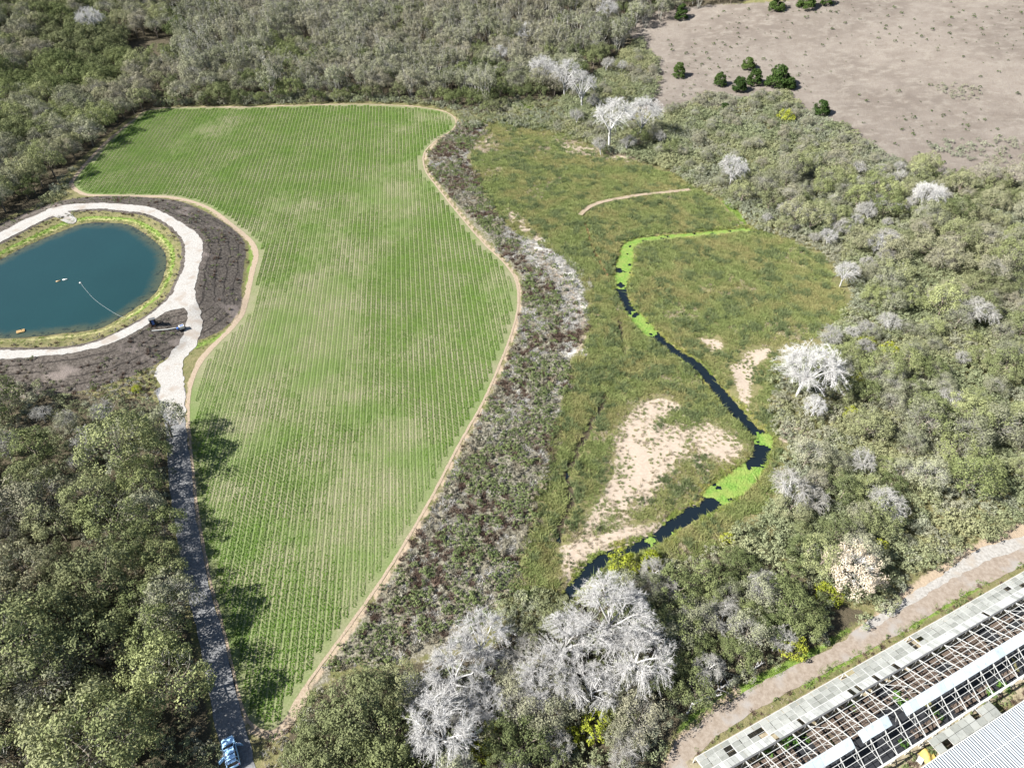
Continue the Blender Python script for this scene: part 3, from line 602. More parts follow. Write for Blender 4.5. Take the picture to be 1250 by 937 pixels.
class Kind:
    def __init__(s, name, cat, variants, mats, single=False):
        """variants: list of (trunk Geo or None, (V, F, mi)); mats: (bark, crown materials)"""
        s.name, s.cat, s.rec = name, cat, []; s.trunk, s.crown, s.whole = [], [], []
        for g, (v, f, mi) in variants:
            s.crown.append(mesh('crown', v, f, mats[1], mi))
            if g is not None:
                s.trunk.append(g.mesh('trunk', [mats[0]], True))
                V, Fc, m = join([(g.v, g.f, 0)] + [(v, f, 0)]); m = [0] * len(g.f) + [k + 1 for k in mi]
                s.whole.append(mesh(name, V, Fc, [mats[0]] + list(mats[1]), m))
            else: s.trunk.append(None); s.whole.append(s.crown[-1])
        s.n = len(variants)
    def put(s, x, y, scale=1.0, var=None, label='', group='', z=None, rz=None, force=False):
        s.rec.append((float(x), float(y), z, float(scale), int(rng.integers(s.n)) if var is None else var % s.n, float(rng.random() * 6.283) if rz is None else rz, label, group, force))
    def emit(s, cap=300, rest=None, rest_label=''):
        if not s.rec: return
        q = np.array([r[:2] for r in s.rec]); zz = height(q); zz = np.array([r[2] if r[2] is not None else zz[i] for i, r in enumerate(s.rec)])
        px, py, dep = to_px(q[:, 0], q[:, 1], zz + 2); sc = np.array([r[3] for r in s.rec])
        vis = (px > -30) & (px < 1280) & (py > -20) & (py < 975) & (dep > 0); size = np.where(vis, sc / dep, 0) + np.array([9.0 * r[8] for r in s.rec])
        order = np.argsort(-size); one = [i for i in order[:cap] if size[i] > 0]; left = [i for i in range(len(s.rec)) if i not in set(one)]
        for i in one:
            x, y, _, k, v, rz, label, group, _f = s.rec[i]
            if s.trunk[v] is not None:
                o = empty(s.name, (x, y, zz[i]), rz); o.scale = (k, k, k); obj('trunk', s.trunk[v], o); obj('crown', s.crown[v], o)
            else:
                o = obj(s.name, s.crown[v], None, (x, y, zz[i])); o.rotation_euler = (0, 0, rz); o.scale = (k, k, k)
            tag(o, label, s.cat, group)
        if left and rest:
            stuff(rest, s.whole, np.column_stack([q[left], zz[left]]), np.array([s.rec[i][5] for i in left]), sc[left], np.array([s.rec[i][4] for i in left]), rest_label)

def stuff(name, meshes, pts, rot, scl, idx, label, tilt=0.0, squash=None):
    col = bpy.data.collections.new(name + '_plants')
    for i, m in enumerate(meshes):
        o = bpy.data.objects.new('%s_%02d' % (name, i), m); col.objects.link(o)
    me = bpy.data.meshes.new(name); me.from_pydata(np.asarray(pts, float).tolist(), [], [])
    n = len(pts); rv = np.zeros((n, 3), np.float32); rv[:, 2] = rot; rv[:, :2] = rng.normal(0, tilt, (n, 2)) if tilt else 0
    me.attributes.new('rot', 'FLOAT_VECTOR', 'POINT').data.foreach_set('vector', rv.ravel())
    sv = np.repeat(np.asarray(scl, np.float32).reshape(-1, 1), 3, 1)
    if squash is not None: sv[:, 2] *= squash
    me.attributes.new('scl', 'FLOAT_VECTOR', 'POINT').data.foreach_set('vector', sv.ravel())
    me.attributes.new('idx', 'INT', 'POINT').data.foreach_set('value', np.asarray(idx, np.int32))
    o = obj(name, me); tag(o, label, kind='stuff')
    t = bpy.data.node_groups.new(name, 'GeometryNodeTree')
    t.interface.new_socket('Geometry', in_out='INPUT', socket_type='NodeSocketGeometry'); t.interface.new_socket('Geometry', in_out='OUTPUT', socket_type='NodeSocketGeometry')
    N = t.nodes.new; L = t.links.new; gi, go, ip, ci = N('NodeGroupInput'), N('NodeGroupOutput'), N('GeometryNodeInstanceOnPoints'), N('GeometryNodeCollectionInfo')
    ci.inputs['Collection'].default_value = col; ci.inputs['Separate Children'].default_value = True; ci.inputs['Reset Children'].default_value = True
    def at(nm, ty):
        a = N('GeometryNodeInputNamedAttribute'); a.data_type = ty; a.inputs['Name'].default_value = nm; return a.outputs['Attribute']
    e = N('FunctionNodeEulerToRotation'); L(at('rot', 'FLOAT_VECTOR'), e.inputs[0]); L(e.outputs[0], ip.inputs['Rotation'])
    L(at('scl', 'FLOAT_VECTOR'), ip.inputs['Scale']); L(at('idx', 'INT'), ip.inputs['Instance Index']); ip.inputs['Pick Instance'].default_value = True
    L(gi.outputs[0], ip.inputs['Points']); L(ci.outputs[0], ip.inputs['Instance']); L(ip.outputs[0], go.inputs[0])
    md = o.modifiers.new('scatter', 'NODES'); md.node_group = t
    return o

LEAFY = Kind('leafy_tree', 'tree', [leafy(4.7, 9.5 + 0.6 * i, 34, 112, 0.33, 1.5, 120) for i in range(5)], (M_bark, [M_olive, M_greytwig]))
GREEN = Kind('evergreen_tree', 'tree', [leafy(4.4, 8.5 + 0.6 * i, 33, 105, 0.33, 1.45) for i in range(4)], (M_bark, [M_olive2]))
GREY = Kind('grey_willow_tree', 'tree', [leafy(4.4, 8.5 + 0.7 * i, 33, 84, 0.32, 1.5, 800) for i in range(4)], (M_bark, [M_greyleaf, M_greytwig]))
TALL = Kind('grey_thicket_tree', 'tree', [stems(10.5 + i, 3.5, 26, 60) for i in range(4)], (M_greytwig, [M_greyleaf, M_greytwig]))
BARE = Kind('bare_white_tree', 'tree', [bare(13, 6.2, (0, 0), 8, 1.3), bare(12, 6.4, (0.1, 0), 9, 1.3), bare(11.5, 5.8, (-0.1, 0.08), 8, 1.2), bare(13, 6.0, (0.08, 0.05), 7, 0.85, 0.34, 0.3)], (M_palebark, [M_palebark]))
TWIG = Kind('bare_grey_tree', 'tree', [bare(8, 4.4, (0.1, 0), 7, 1.0, 0.22), bare(7, 4.6, (-0.12, 0.1), 8, 1.0, 0.2), bare(9, 4.2, (0.1, 0.1), 6, 0.9, 0.24)], (M_palebark, [M_greytwig]))
CREAM = Kind('cream_tree', 'tree', [leafy(4.4, 9, 60, 95, 0.27, 1.25, 500, low=-0.5)], (M_bark, [M_tantwig, M_palebark]))
CONIF = Kind('conifer_tree', 'tree', [conifer(7.5, 4.2), conifer(7, 4.6), conifer(8, 4.0)], (M_bark, [M_conifer]))
LIME = Kind('yellow_green_bush', 'bush', [(None, shrub(2.6, 4.2, 22, 52, 0.36)), (None, shrub(2.2, 3.4, 20, 50, 0.34))], (M_bark, [M_lime]))
BRUSH = Kind('brush_shrub', 'shrub', [(None, shrub(1.5, 2.3, 13, 36, 0.25)) for _ in range(5)], (M_bark, [M_shrub]))
SAGE = Kind('grey_shrub', 'shrub', [(None, shrub(1.5, 2.1, 13, 34, 0.25)) for _ in range(4)], (M_bark, [M_sage]))
DOT = Kind('hillside_shrub', 'shrub', [(None, shrub(0.9, 1.1, 8, 26, 0.2)) for _ in range(3)], (M_bark, [M_conifer]))

# ------------------------------------------------------------------ woods and single trees
CREEK_Q = Wcreek[:, :2]
specials = []                                           # keeps scattered trees off the single ones
def at_crown(px, py, hc): return PT(px, py, hc)
def single(kind, px, py, hc, scale, label, var=None, group='', rz=None):
    q = at_crown(px, py, hc); specials.append((q[0], q[1], 3.2 * scale)); kind.put(q[0], q[1], scale, var, label, group, None, rz, True)
WH = [  # crown centre in the photo, height of that centre, size, variant, label
 (742,752,8.5,1.15,0,'largest white bare tree, its crown touching the lower creek end'),(782,795,8,1.0,1,'white bare tree with spreading limbs at the right of the big white clump'),
 (690,775,8,0.85,2,'white bare tree on the upper left of the big white clump'),(660,825,7,0.8,1,'low white bare tree at the left of the big white clump'),
 (722,835,7,0.8,2,'white bare tree at the foot of the big white clump'),(584,775,7,0.82,1,'white bare tree at the top of the pale clump below the scrub'),
 (556,820,7.5,0.85,0,'white bare tree in the middle of the pale clump below the scrub'),(540,885,8,1.0,2,'white bare tree at the bottom of the pale clump by the green tree'),
 (590,850,7,0.6,1,'small white bare tree on the right of the pale clump below the scrub'),(505,840,6,0.55,2,'small pale bare tree beside the dark green tree'),
 (984,452,8.5,1.22,1,'tall white bare tree standing right of the sharp creek bend'),(995,495,4,0.5,2,'white bare tree in front of the tall one by the creek bend'),
 (746,150,10,1.5,3,'tall white tree with a clear trunk above the upper marsh'),(784,142,9,1.2,0,'pale bare tree with thin trunk right of the tall white one'),
 (690,95,9,1.3,3,'white bare tree at the edge of the far thicket'),(664,88,8,1.1,0,'small white bare tree in the thicket above the marsh'),(712,108,9,1.25,3,'pale bare tree between the thicket and the dry hill'),
 (893,216,4,0.95,2,'low white bare bush at the right end of the upper marsh'),(1128,246,4,0.9,1,'white bare tree alone in the brush below the dry hill'),
 (1034,326,7,0.66,3,'white bare tree with leaning trunk at the marsh edge'),(1072,296,5,0.6,2,'grey white bare tree in the brush right of the marsh'),
 (985,262,4,0.5,1,'small bare tree above the reed bed'),(1012,288,4,0.5,2,'small bare tree at the upper corner of the reed bed'),(112,28,8,1.15,0,'round white bare tree far off in the left woods'),
 (1095,250,3,0.3,1,'tiny white bare bush left of the lone white tree'),(740,12,8,0.95,0,'pale bare tree at the top edge of the photo above the thicket'),(640,40,9,1.0,3,'pale slender bare tree inside the far thicket'),(610,62,9,0.9,3,'pale slender bare tree deep in the far thicket')]
for x, y, hc, s, v, lb in WH: single(BARE, x, y, hc, s * (1.08 if y > 600 else 1.12), lb, v, 'white bare trees')
TW = [(1088,388,5,0.85,'cream grey bare tree above the yellow bushes'),(1190,384,5,1.3,'wide grey bare tree on the right among the brush'),(1150,360,4,0.8,'grey bare tree left of the wide grey one'),(1110,345,4,0.7,'grey bare bush in the brush below the white tree'),
 (968,585,7,1.15,'large sparse grey tree beside the green weed mat'),(1000,600,6,0.9,'grey bare tree with leaning white limbs below the creek bend'),(890,745,6,0.95,'grey brown bare tree right of the white clump'),(932,705,5,0.8,'grey bare tree among the green bushes below the creek'),
 (950,780,4,0.7,'small grey bare tree near the dirt road'),(868,800,6,0.8,'grey bare tree above the fallen branches'),(1165,480,4,0.7,'grey bare bush within the right brush'),(1060,560,5,0.8,'grey bare tree in the brush right of the creek'),(1180,435,4,0.6,'pale twiggy bush in the right brush'),
 (770,910,3,0.7,'low bare tree with fallen limbs at the bottom of the photo'),(1010,265,3,0.6,'grey twiggy bush at the upper marsh corner'),(1045,400,4,0.6,'grey twiggy bush beside the yellow bushes'),(680,905,3,0.7,'fallen grey bare tree below the white clump')]
for x, y, hc, s, lb in TW: single(TWIG, x, y, hc, s, lb, None, 'grey bare trees')
for x, y, hc, s_, lb in [(735,175,5,0.9,'pale twiggy tree left of the tall white tree'),(765,172,5,0.9,'pale twiggy tree at the foot of the tall white tree'),(705,140,5,0.9,'pale twiggy tree between the marsh and the thicket'),(725,120,5,0.9,'pale twiggy tree behind the tall white tree'),(740,75,6,1.0,'cream twiggy tree between the thicket and the dry hill'),(760,78,5,0.8,'cream twiggy tree nearest the dry hill'),(805,165,4,0.8,'grey twiggy tree right of the tall white tree')]: single(TWIG, x, y, hc, s_, lb, None, 'grey bare trees')
single(CREAM, 1040, 697, 5, 1.02, 'cream coloured bushy tree standing beside the dirt road')
for x, y, s, lb in [(1085,425,0.9,'yellow green bush under the cream grey bare tree'),(1058,418,0.75,'yellow green bush left of the one under the grey tree'),(1112,425,0.7,'yellow green bush right of the one under the grey tree'),(1012,725,0.8,'yellow green bush on the left of the cream tree'),(968,790,0.8,'yellow green bush near the dirt road'),
  (730,885,1.1,'bright yellow green bush under the white clump'),(700,900,0.7,'small yellow green bush left of the bright one'),(760,692,1.0,'yellow green bush overhanging the lower creek end'),(795,685,0.9,'yellow green bush right of the lower creek end'),(590,915,0.6,'small yellow green bush at the bottom of the photo'),(600,880,0.45,'tiny yellow green bush beside the pale clump'),(960,145,1.2,'yellow green bush below the round hill conifer'),(1040,505,0.7,'yellow green bush behind the tall white tree'),(890,525+130,0.6,'low lime bush on the creek bank'),(1075,665,0.7,'lime bush above the cream tree'),(1000,450,0.5,'small lime bush at the foot of the tall white tree'),(1050,460,0.6,'lime bush in the shadow of the tall white tree'),(165,472,0.5,'yellowish bush by the gravel corner')]:
    single(LIME, x, y, 1.8, s, lb, None, 'yellow green bushes')
for x, y, s, lb in [(829,86,0.8,'dark conifer at the left rim of the dry hill'),(880,96,0.75,'leftmost dark conifer of the hill group'),(903,103,0.85,'second dark conifer of the hill group'),(922,95,0.9,'middle dark conifer of the hill group'),(950,97,1.25,'widest dark conifer of the hill group'),(914,76,0.7,'dark conifer standing just above the hill group'),(965,100,0.7,'rightmost dark conifer of the hill group'),(1003,131,0.8,'round dark conifer alone on the dry slope'),(885,130,0.6,'small dark conifer at the foot of the hill group'),(832,16,0.9,'dark conifer on the far ridge above the dry hill'),(985,2,1.0,'dark conifer at the top edge of the photo'),(950,4,0.9,'dark conifer beside the one at the top edge'),(1010,-2,0.8,'dark conifer rightmost at the top edge')]:
    single(CONIF, x, y, 3, s * 0.98, lb, None, 'conifers on the dry hill')
for x, y, hc, s, lb in [(440,868,6,1.15,'big dark green tree at the bottom end of the field'),(400,905,5,0.9,'dark green tree at the lower left of the big one'),(475,905,5,0.9,'dark green tree at the lower right of the big one'),(420,935,5,1.0,'dark green tree at the bottom edge of the photo'),(365,925,3,0.55,'small green tree at the end of the dirt track'),
  (640,905,4,0.8,'dark green tree under the white clump'),(860,705,4,0.7,'rounded green tree below the creek'),(825,715,4,0.8,'dark green tree right of the largest white tree'),(830,760,4,0.8,'dark green tree in the shade right of the white clump'),(965,745,4,0.8,'dark green tree left of the cream tree'),(985,765,3,0.6,'dark green tree beside the dirt road'),(905,800,3,0.55,'dark green tree above the grass verge'),(1055,452,3,0.6,'dark tree in the shadow of the tall white tree'),(800,760,4,0.7,'dark green tree touching the white clump'),(1030,600,4,0.7,'dark green tree in the brush below the creek bend'),(1090,590,3,0.5,'dark shaded tree in the right brush'),(655,128,2,0.35,'low bright bush at the head of the marsh'),(1060,640,3,0.6,'dark green tree above the cream tree'),(780,165,5,0.8,'dark tree beside the tall white tree'),(820,180,4,0.7,'dark green tree at the corner of the upper marsh'),(755,115,4,0.7,'dark green tree behind the tall white tree')]:
    single(GREEN, x, y, hc, s, lb, None, 'dark green trees')
ORD = ['first', 'second', 'third', 'fourth', 'fifth', 'sixth', 'seventh', 'eighth', 'ninth', 'tenth', 'eleventh', 'twelfth', 'thirteenth', 'fourteenth']
for i, (x, y, s_) in enumerate(sorted([(258,524,1.0),(232,565,0.85),(228,604,0.85),(252,652,0.75),(288,742,1.1),(266,782,0.9),(300,832,1.1),(226,540,0.85),(230,630,0.85),(240,680,0.7),(258,715,0.75)], key=lambda a: a[1])):
    q = P(x, y) - 1.0 / math.tan(SUN_EL) * 7.3 * s_ * np.array([math.cos(SUN_AZ), math.sin(SUN_AZ)]); specials.append((q[0], q[1], 4.0 * s_))
    (LEAFY if i % 4 else GREY).put(q[0], q[1], s_, None, '%s tree on the left of the paved road counted from the gravel path' % ORD[i], 'trees shading the paved road', None, None, True)
_cq = P(279, 912, 0.8); specials.append((_cq[0] - 1.0, _cq[1], 7.5))
SP = np.array(specials)
def clear(q, gap=1.0):
    d = np.hypot(q[:, None, 0] - SP[None, :, 0], q[:, None, 1] - SP[None, :, 1]); return np.all(d > SP[None, :, 2] * gap, 1)

# woods on the left of the paved road
wp = WT(WOODS[0], 3.5); q = scatter(wp, 8.0, 0.40); q = q[(sdist(q, wp) < -4.5) & clear(q, 0.85)]
for (x, y), f, g in zip(q, fnoise(q[:, 0], q[:, 1], 22, 31), rng.random(len(q))):
    px, py, _ = to_px(x, y, 6.0); s = 0.7 + 0.75 * g
    bias = 0.12 if py > 780 or (px > 60 and py < 660) else -0.08
    if py < 590 and px < 150 and rng.random() < 0.75:
        (TWIG if rng.random() < 0.45 else GREY).put(x, y, 0.5 + 0.35 * g, None, 'low brown grey thicket tree just below the pond bank', 'low trees below the pond bank')
    elif f + bias > 0.47: LEAFY.put(x, y, s, None, 'olive green leafy tree in the woods left of the paved road', 'leafy trees left of the paved road')
    elif f + bias > 0.42 and rng.random() < 0.75: GREY.put(x, y, s * 0.95, None, 'grey twiggy willow in the woods left of the paved road', 'grey willows left of the paved road')
    else: GREEN.put(x, y, s * 0.9, None, 'dark green tree in the woods left of the paved road', 'dark trees left of the paved road')
# far woods: leafy on the left, grey thicket above the field
wp = WT(WOODS[1], 1.0); q = scatter(wp, 6.0, 0.45); q = q[(sdist(q, wp) < -1.5) & clear(q, 0.8) & (q[:, 1] < 620)]
for (x, y), f, g in zip(q, fnoise(q[:, 0], q[:, 1], 30, 41), rng.random(len(q))):
    px, py, _ = to_px(x, y, hill(x, y)); s = 0.55 + 0.7 * g
    edge = py > (122 if px > 190 else 999)
    tall = px > 215 + 60 * (f - 0.5)
    if not (-150 < px < 1100) or py < -50: continue
    if 160 < px < 215 and 48 < py < 82: continue
    if edge and rng.random() < 0.8: GREEN.put(x, y, s * 0.62, None, 'dark green tree along the far edge of the field', 'trees along the far field edge')
    elif tall:
        if f > 0.44 and rng.random() < 0.8: TALL.put(x, y, s * 1.0, None, 'grey slender tree in the thicket beyond the field', 'grey trees beyond the field')
        elif rng.random() < 0.5: GREY.put(x, y, s, None, 'grey bushy tree in the thicket beyond the field', 'grey bushy trees beyond the field')
        else: GREEN.put(x, y, s * 0.85, None, 'dark green tree in the thicket beyond the field', 'dark trees beyond the field')
    else:
        if f > 0.5: GREEN.put(x, y, s * 0.95, None, 'dark green tree in the woods behind the pond', 'dark trees behind the pond')
        elif rng.random() < 0.55: GREY.put(x, y, s * 0.95, None, 'grey green tree in the woods behind the pond', 'grey trees behind the pond')
        else: LEAFY.put(x, y, s * 0.9, None, 'olive leafy tree in the woods behind the pond', 'leafy trees behind the pond')
# trees at the bottom right between field, creek and dirt road
wp = WT(WOODS[2], 2.5); q = scatter(wp, 4.6); q = q[(sdist(q, wp) < -2.2) & clear(q, 0.85) & (chandist(q, Wcreek) > 2.5)]
for (x, y), g in zip(q, rng.random(len(q))):
    px, py, _ = to_px(x, y, 4.0); u = rng.random(); s = 0.5 + 0.3 * g
    if px < 500: (GREEN if u < 0.7 else LEAFY).put(x, y, s + 0.1, None, 'green tree at the lower end of the field', 'green trees at the lower field end')
    elif u < 0.5: GREEN.put(x, y, s * 0.85, None, 'small dark green tree between the white trees and the dirt road', 'small dark trees by the dirt road')
    elif u < 0.85: GREY.put(x, y, s, None, 'small grey tree between the white trees and the dirt road', 'small grey trees by the dirt road')
    else: TWIG.put(x, y, s, None, 'small bare tree between the white trees and the dirt road', 'small bare trees by the dirt road')
# brush on the right
CHAP = [(770,150),(800,138),(820,130),(865,112),(900,118),(960,112),(1000,142),(1030,152),(1090,190),(1140,208),(1250,226),(1340,250),(1340,610),(1250,648),(1190,664),(1150,692),(1090,728),(1060,744),(1010,732),(960,694),(900,676),(870,668),(905,642),(945,602),(952,560),(962,545),(988,532),(992,500),(962,445),(1000,415),(1034,380),(1034,350),(1005,312),(960,290),(915,278),(905,262),(872,240),(838,224),(812,206),(775,196),(740,184),(700,160),(680,125),(700,105),(780,45),(804,70),(808,92),(800,125),(770,130)]
wp = WT(CHAP, 0.8); q = scatter(wp, 2.0, 0.42); q = q[(sdist(q, wp) < -0.8) & clear(q, 0.3) & (chandist(q, Wcreek) > 1.5)]
for (x, y), f, f2, g in zip(q, fnoise(q[:, 0], q[:, 1], 16, 51), fnoise(q[:, 0], q[:, 1], 45, 57), rng.random(len(q))):
    s = 0.55 + 0.75 * g * (0.6 + 0.8 * f)
    if f + 0.25 * (rng.random() - 0.5) > 0.44: BRUSH.put(x, y, s, None, 'rounded olive brush shrub on the slope right of the marsh', 'olive brush right of the marsh')
    else: SAGE.put(x, y, s * 0.95, None, 'rounded grey shrub on the slope right of the marsh', 'grey shrubs right of the marsh')
q = scatter(wp, 6.4, 0.45); q = q[(sdist(q, wp) < -3.5) & clear(q, 0.9)]
for (x, y), f in zip(q, fnoise(q[:, 0], q[:, 1], 28, 61)):
    px, py, _ = to_px(x, y, 3.0 + hill(x, y)); u = rng.random()
    if py < 200 or px < 900 and py < 240:
        if u < 0.35: GREY.put(x, y, 0.45 + 0.2 * u, None, 'low grey bush tree at the foot of the dry hill', 'grey bush trees below the dry hill')
        continue
    if py > 600 and px > 1080: continue
    if f > 0.56 and u < 0.45: TWIG.put(x, y, 0.5 + 0.55 * rng.random(), None, 'low grey bare tree among the brush on the right', 'grey bare trees among the right brush')
    elif u < 0.32: GREY.put(x, y, 0.45 + 0.6 * rng.random() ** 1.5, None, 'low grey leafy tree among the brush on the right', 'grey leafy trees among the right brush')
    elif u < 0.68: LEAFY.put(x, y, 0.4 + 0.6 * rng.random() ** 1.5, None, 'low olive tree among the brush on the right', 'olive trees among the right brush')
    elif u < 0.84: GREEN.put(x, y, 0.42 + 0.55 * rng.random() ** 1.5, None, 'low dark green tree among the brush on the right', 'dark trees among the right brush')
for poly, sp_ in (([(548,140),(600,124),(690,118),(725,150),(735,182),(690,166),(600,150),(575,160)], 2.4), ([(945,440),(965,440),(995,500),(990,535),(960,545),(945,520)], 1.9), ([(190,131),(300,129),(430,125),(520,128),(560,140),(560,128),(430,112),(300,116),(190,122)], 2.2), ([(40,255),(75,222),(92,206),(84,236),(60,252)], 2.2), ([(598,738),(640,722),(690,728),(700,748),(650,782),(606,778)], 1.7), ([(1040,770),(1075,735),(1100,720),(1090,735),(1060,762)], 1.9)):
    wp = WT(poly, 0.5)
    for x, y in scatter(wp, sp_, 0.42):
        if sdist(np.array([[x, y]]), Wfield)[0] < 2.2: continue
        (BRUSH if rng.random() < 0.5 else SAGE).put(x, y, 0.45 + 0.7 * rng.random(), None, 'shrub on the rim of the woods', 'shrubs on the rim of the woods')
# shrubs in the woods' gaps and along their rims
for wi, sp, up in ((0, 3.2, 1.0), (2, 3.0, 1.0)):
    wp = WT(WOODS[wi], up); q = scatter(wp, sp, 0.42); q = q[(sdist(q, wp) < -0.6) & (chandist(q, Wcreek) > 2)]
    for x, y in q:
        (BRUSH if rng.random() < 0.6 else SAGE).put(x, y, 0.6 + 0.6 * rng.random(), None, 'low shrub under the trees', 'shrubs under the trees')
# scattered hill shrubs
wp = WT(HILL); q = scatter(wp, 5.0, 0.5); f = fnoise(q[:, 0], q[:, 1], 40, 71); q = q[(rng.random(len(q)) < 0.16 + 0.5 * (f > 0.58)) & (q[:, 1] < 520) & (sdist(q, wp) < 2)]
for x, y in q: DOT.put(x, y, 0.35 + 0.85 * rng.random() ** 2.5, None, 'tiny dark shrub dotted on the dry hillside', 'tiny shrubs on the dry hillside')
q = WT([(1060 + 190 * rng.random(), 0) for _ in range(1)])
wp = WT([(1130,182),(1160,168),(1250,172),(1300,190),(1300,215),(1250,206),(1180,196)]); q = scatter(wp, 2.6)
for x, y in q:
    if rng.random() < 0.55: SAGE.put(x, y, 0.4 + 0.5 * rng.random(), None, 'grey shrub in the band crossing the dry hill', 'grey shrubs crossing the dry hill')
wp = WT([(1140,106),(1170,100),(1205,110),(1190,124),(1150,120)]); q = scatter(wp, 3.0)
for x, y in q: SAGE.put(x, y, 0.3 + 0.4 * rng.random(), None, 'low grey shrub in the patch high on the dry hill', 'grey shrubs high on the dry hill')
LEAFY.emit(300, 'leafy_forest', 'olive leafy trees running on beyond the counted ones')
GREEN.emit(300, 'evergreen_forest', 'dark green trees running on through the far woods')
GREY.emit(300, 'grey_forest', 'grey bushy trees running on through the far woods')
TALL.emit(300, 'thicket_forest', 'slender grey trees running on through the far thicket')
for k in (BARE, CREAM, CONIF, LIME): k.emit(300)
TWIG.emit(300, 'bare_grey_forest', 'grey bare trees running on')
BRUSH.emit(300, 'brush_vegetation', 'dense olive brush covering the right slope and woodland floor')
SAGE.emit(300, 'sage_vegetation', 'dense grey shrubs covering the right slope and woodland floor')
DOT.emit(300, 'hillside_vegetation', 'tiny dark shrubs over the dry hillside')

# ------------------------------------------------------------------ low plants nobody could count
def low(name, meshes, q, label, smin=0.7, smax=1.3, idx=None, zoff=0.0, tilt=0.06, k=1.0):
    n = len(q)
    stuff(name, meshes, np.column_stack([q, height(q) + zoff]), rng.random(n) * 6.283, (smin + (smax - smin) * rng.random(n)) * k, rng.integers(len(meshes), size=n) if idx is None else idx, label, tilt)
def blade_mesh(name, mat, n, rad, h, w, lean=0.35):
    v, f = tuft(n, rad, h, w, lean); return mesh(name, v, f, mat)
reed_m = [blade_mesh('reed_clump', M_reed, 70, 0.7, 0.6, 0.11, l_) for l_ in (0.35, 0.5, 0.7, 0.9)]
MARSH = [(575,182),(596,150),(640,140),(690,150),(760,192),(830,215),(870,240),(905,270),(960,290),(1005,312),(1034,355),(1034,385),(992,414),(955,432),(950,500),(955,560),(945,605),(905,648),(868,680),(800,692),(745,715),(680,742),(640,752),(618,722),(640,660),(668,560),(690,470),(700,436),(712,400),(712,350),(690,316),(640,292),(604,262),(580,222)]
wp = W(MARSH); q = scatter(wp, 0.9, 0.45); _e = sdist(q, wp); q = q[_e < -7.0 * (fnoise(q[:, 0], q[:, 1], 6, 83) - 0.42)]
sand_d = np.minimum.reduce([sdist(q, W(s)) for s in SANDS[:5]]); sand_t = np.minimum.reduce([sdist(q, W(s)) for s in SANDS[5:]])
nz = fnoise(q[:, 0], q[:, 1], 5, 81)
keep = (chandist(q, Wcreek) > 0.5) & (sand_d + (nz - 0.5) * 9.0 + 2.2 * (rng.random(len(q)) - 0.5) > 0.0)
for d in Wditch: keep &= chandist(q, d) > -0.1
keep &= linedist(q, W(TRAIL))[0] > 1.1
keep &= (sand_t > 0) | (rng.random(len(q)) < 0.35)
q = q[keep]; nz = nz[keep]
px = to_px(q[:, 0], q[:, 1], np.zeros(len(q)))
dry = (fnoise(q[:, 0], q[:, 1], 10, 84) > 0.67) & (rng.random(len(q)) < 0.5)
reed_m += [blade_mesh('rush_clump', M_darkreed, 60, 0.55, 0.85, 0.11, l_) for l_ in (0.35, 0.6)]
_qr = q[~dry]; _dk = (fnoise(_qr[:, 0], _qr[:, 1], 3.5, 86) > 0.56) & (rng.random(len(_qr)) < 0.7); _ri = np.where(_dk, 4 + rng.integers(2, size=len(_qr)), rng.integers(4, size=len(_qr)))
low('marsh_reeds', reed_m, _qr, 'green and brown reeds covering the marsh', 0.5, 1.5, _ri, k=np.clip(0.5 + 0.14 * np.minimum.reduce([sdist(_qr, W(s)) for s in SANDS[:5]]), 0.4, 1))
dry_m = [blade_mesh('straw_tuft', M_drygrass, 30, 0.5, 0.45, 0.10, 0.6) for _ in range(3)]
_sr2 = scatter(W([(735,500),(840,470),(925,530),(925,590),(850,640),(690,700),(690,660),(730,600)]), 1.1, 0.45); _sd = np.minimum.reduce([sdist(_sr2, W(s)) for s in SANDS[:5]]); _sr2 = _sr2[(np.abs(_sd) < 2.5) & (chandist(_sr2, Wcreek) > 0.5) & (rng.random(len(_sr2)) < 0.6)]
_dr = scatter(W([(572,165),(640,146),(700,156),(800,194),(770,206),(690,196),(640,190),(590,205)]), 1.0, 0.45); _dr = _dr[fnoise(_dr[:, 0], _dr[:, 1], 7, 85) > 0.46]
extra = np.concatenate([_dr] + [scatter(W(s), 1.3, 0.45) for s in SANDS[5:]] + [q[dry], _sr2])
low('dry_grass', dry_m, extra, 'straw coloured dry grass tufts in the marsh', 0.5, 1.2)
M_margin = leafmat('creek_margin_leaf', (0.14, 0.20, 0.04, 1), (0.36, 0.42, 0.13, 1), (0.40, 0.36, 0.13, 1), 0.3, 0.1)
mar_m = [blade_mesh('margin_plant', M_margin, 50, 0.45, 0.42, 0.11, l_) for l_ in (0.5, 0.8, 1.0)]
_b0 = Wcreek[:, :2]; _mq = scatter(np.array([_b0.min(0) - 3, (_b0[:, 0].max() + 3, _b0[:, 1].min() - 3), _b0.max(0) + 3, (_b0[:, 0].min() - 3, _b0[:, 1].max() + 3)]), 0.55, 0.45); _cd = chandist(_mq, Wcreek)
_mq = _mq[(_cd > -0.15) & (_cd < 3.6 * (fnoise(_mq[:, 0], _mq[:, 1], 5, 89) - 0.26)) & (rng.random(len(_mq)) < 0.75)]
low('creek_margin_plants', mar_m, _mq, 'yellow green plants fringing both creek banks', 0.5, 1.2)
# sparse tufts on the sand
q = np.concatenate([scatter(W(s), 0.9, 0.45) for s in SANDS[:5]]); q = q[(fnoise(q[:, 0], q[:, 1], 6, 88) + 0.1 * rng.normal(size=len(q)) > 0.60) & (chandist(q, Wcreek) > 0.3)]
low('sand_grass', reed_m[:4], q, 'sparse green tufts growing on the sand', 0.2, 0.6)
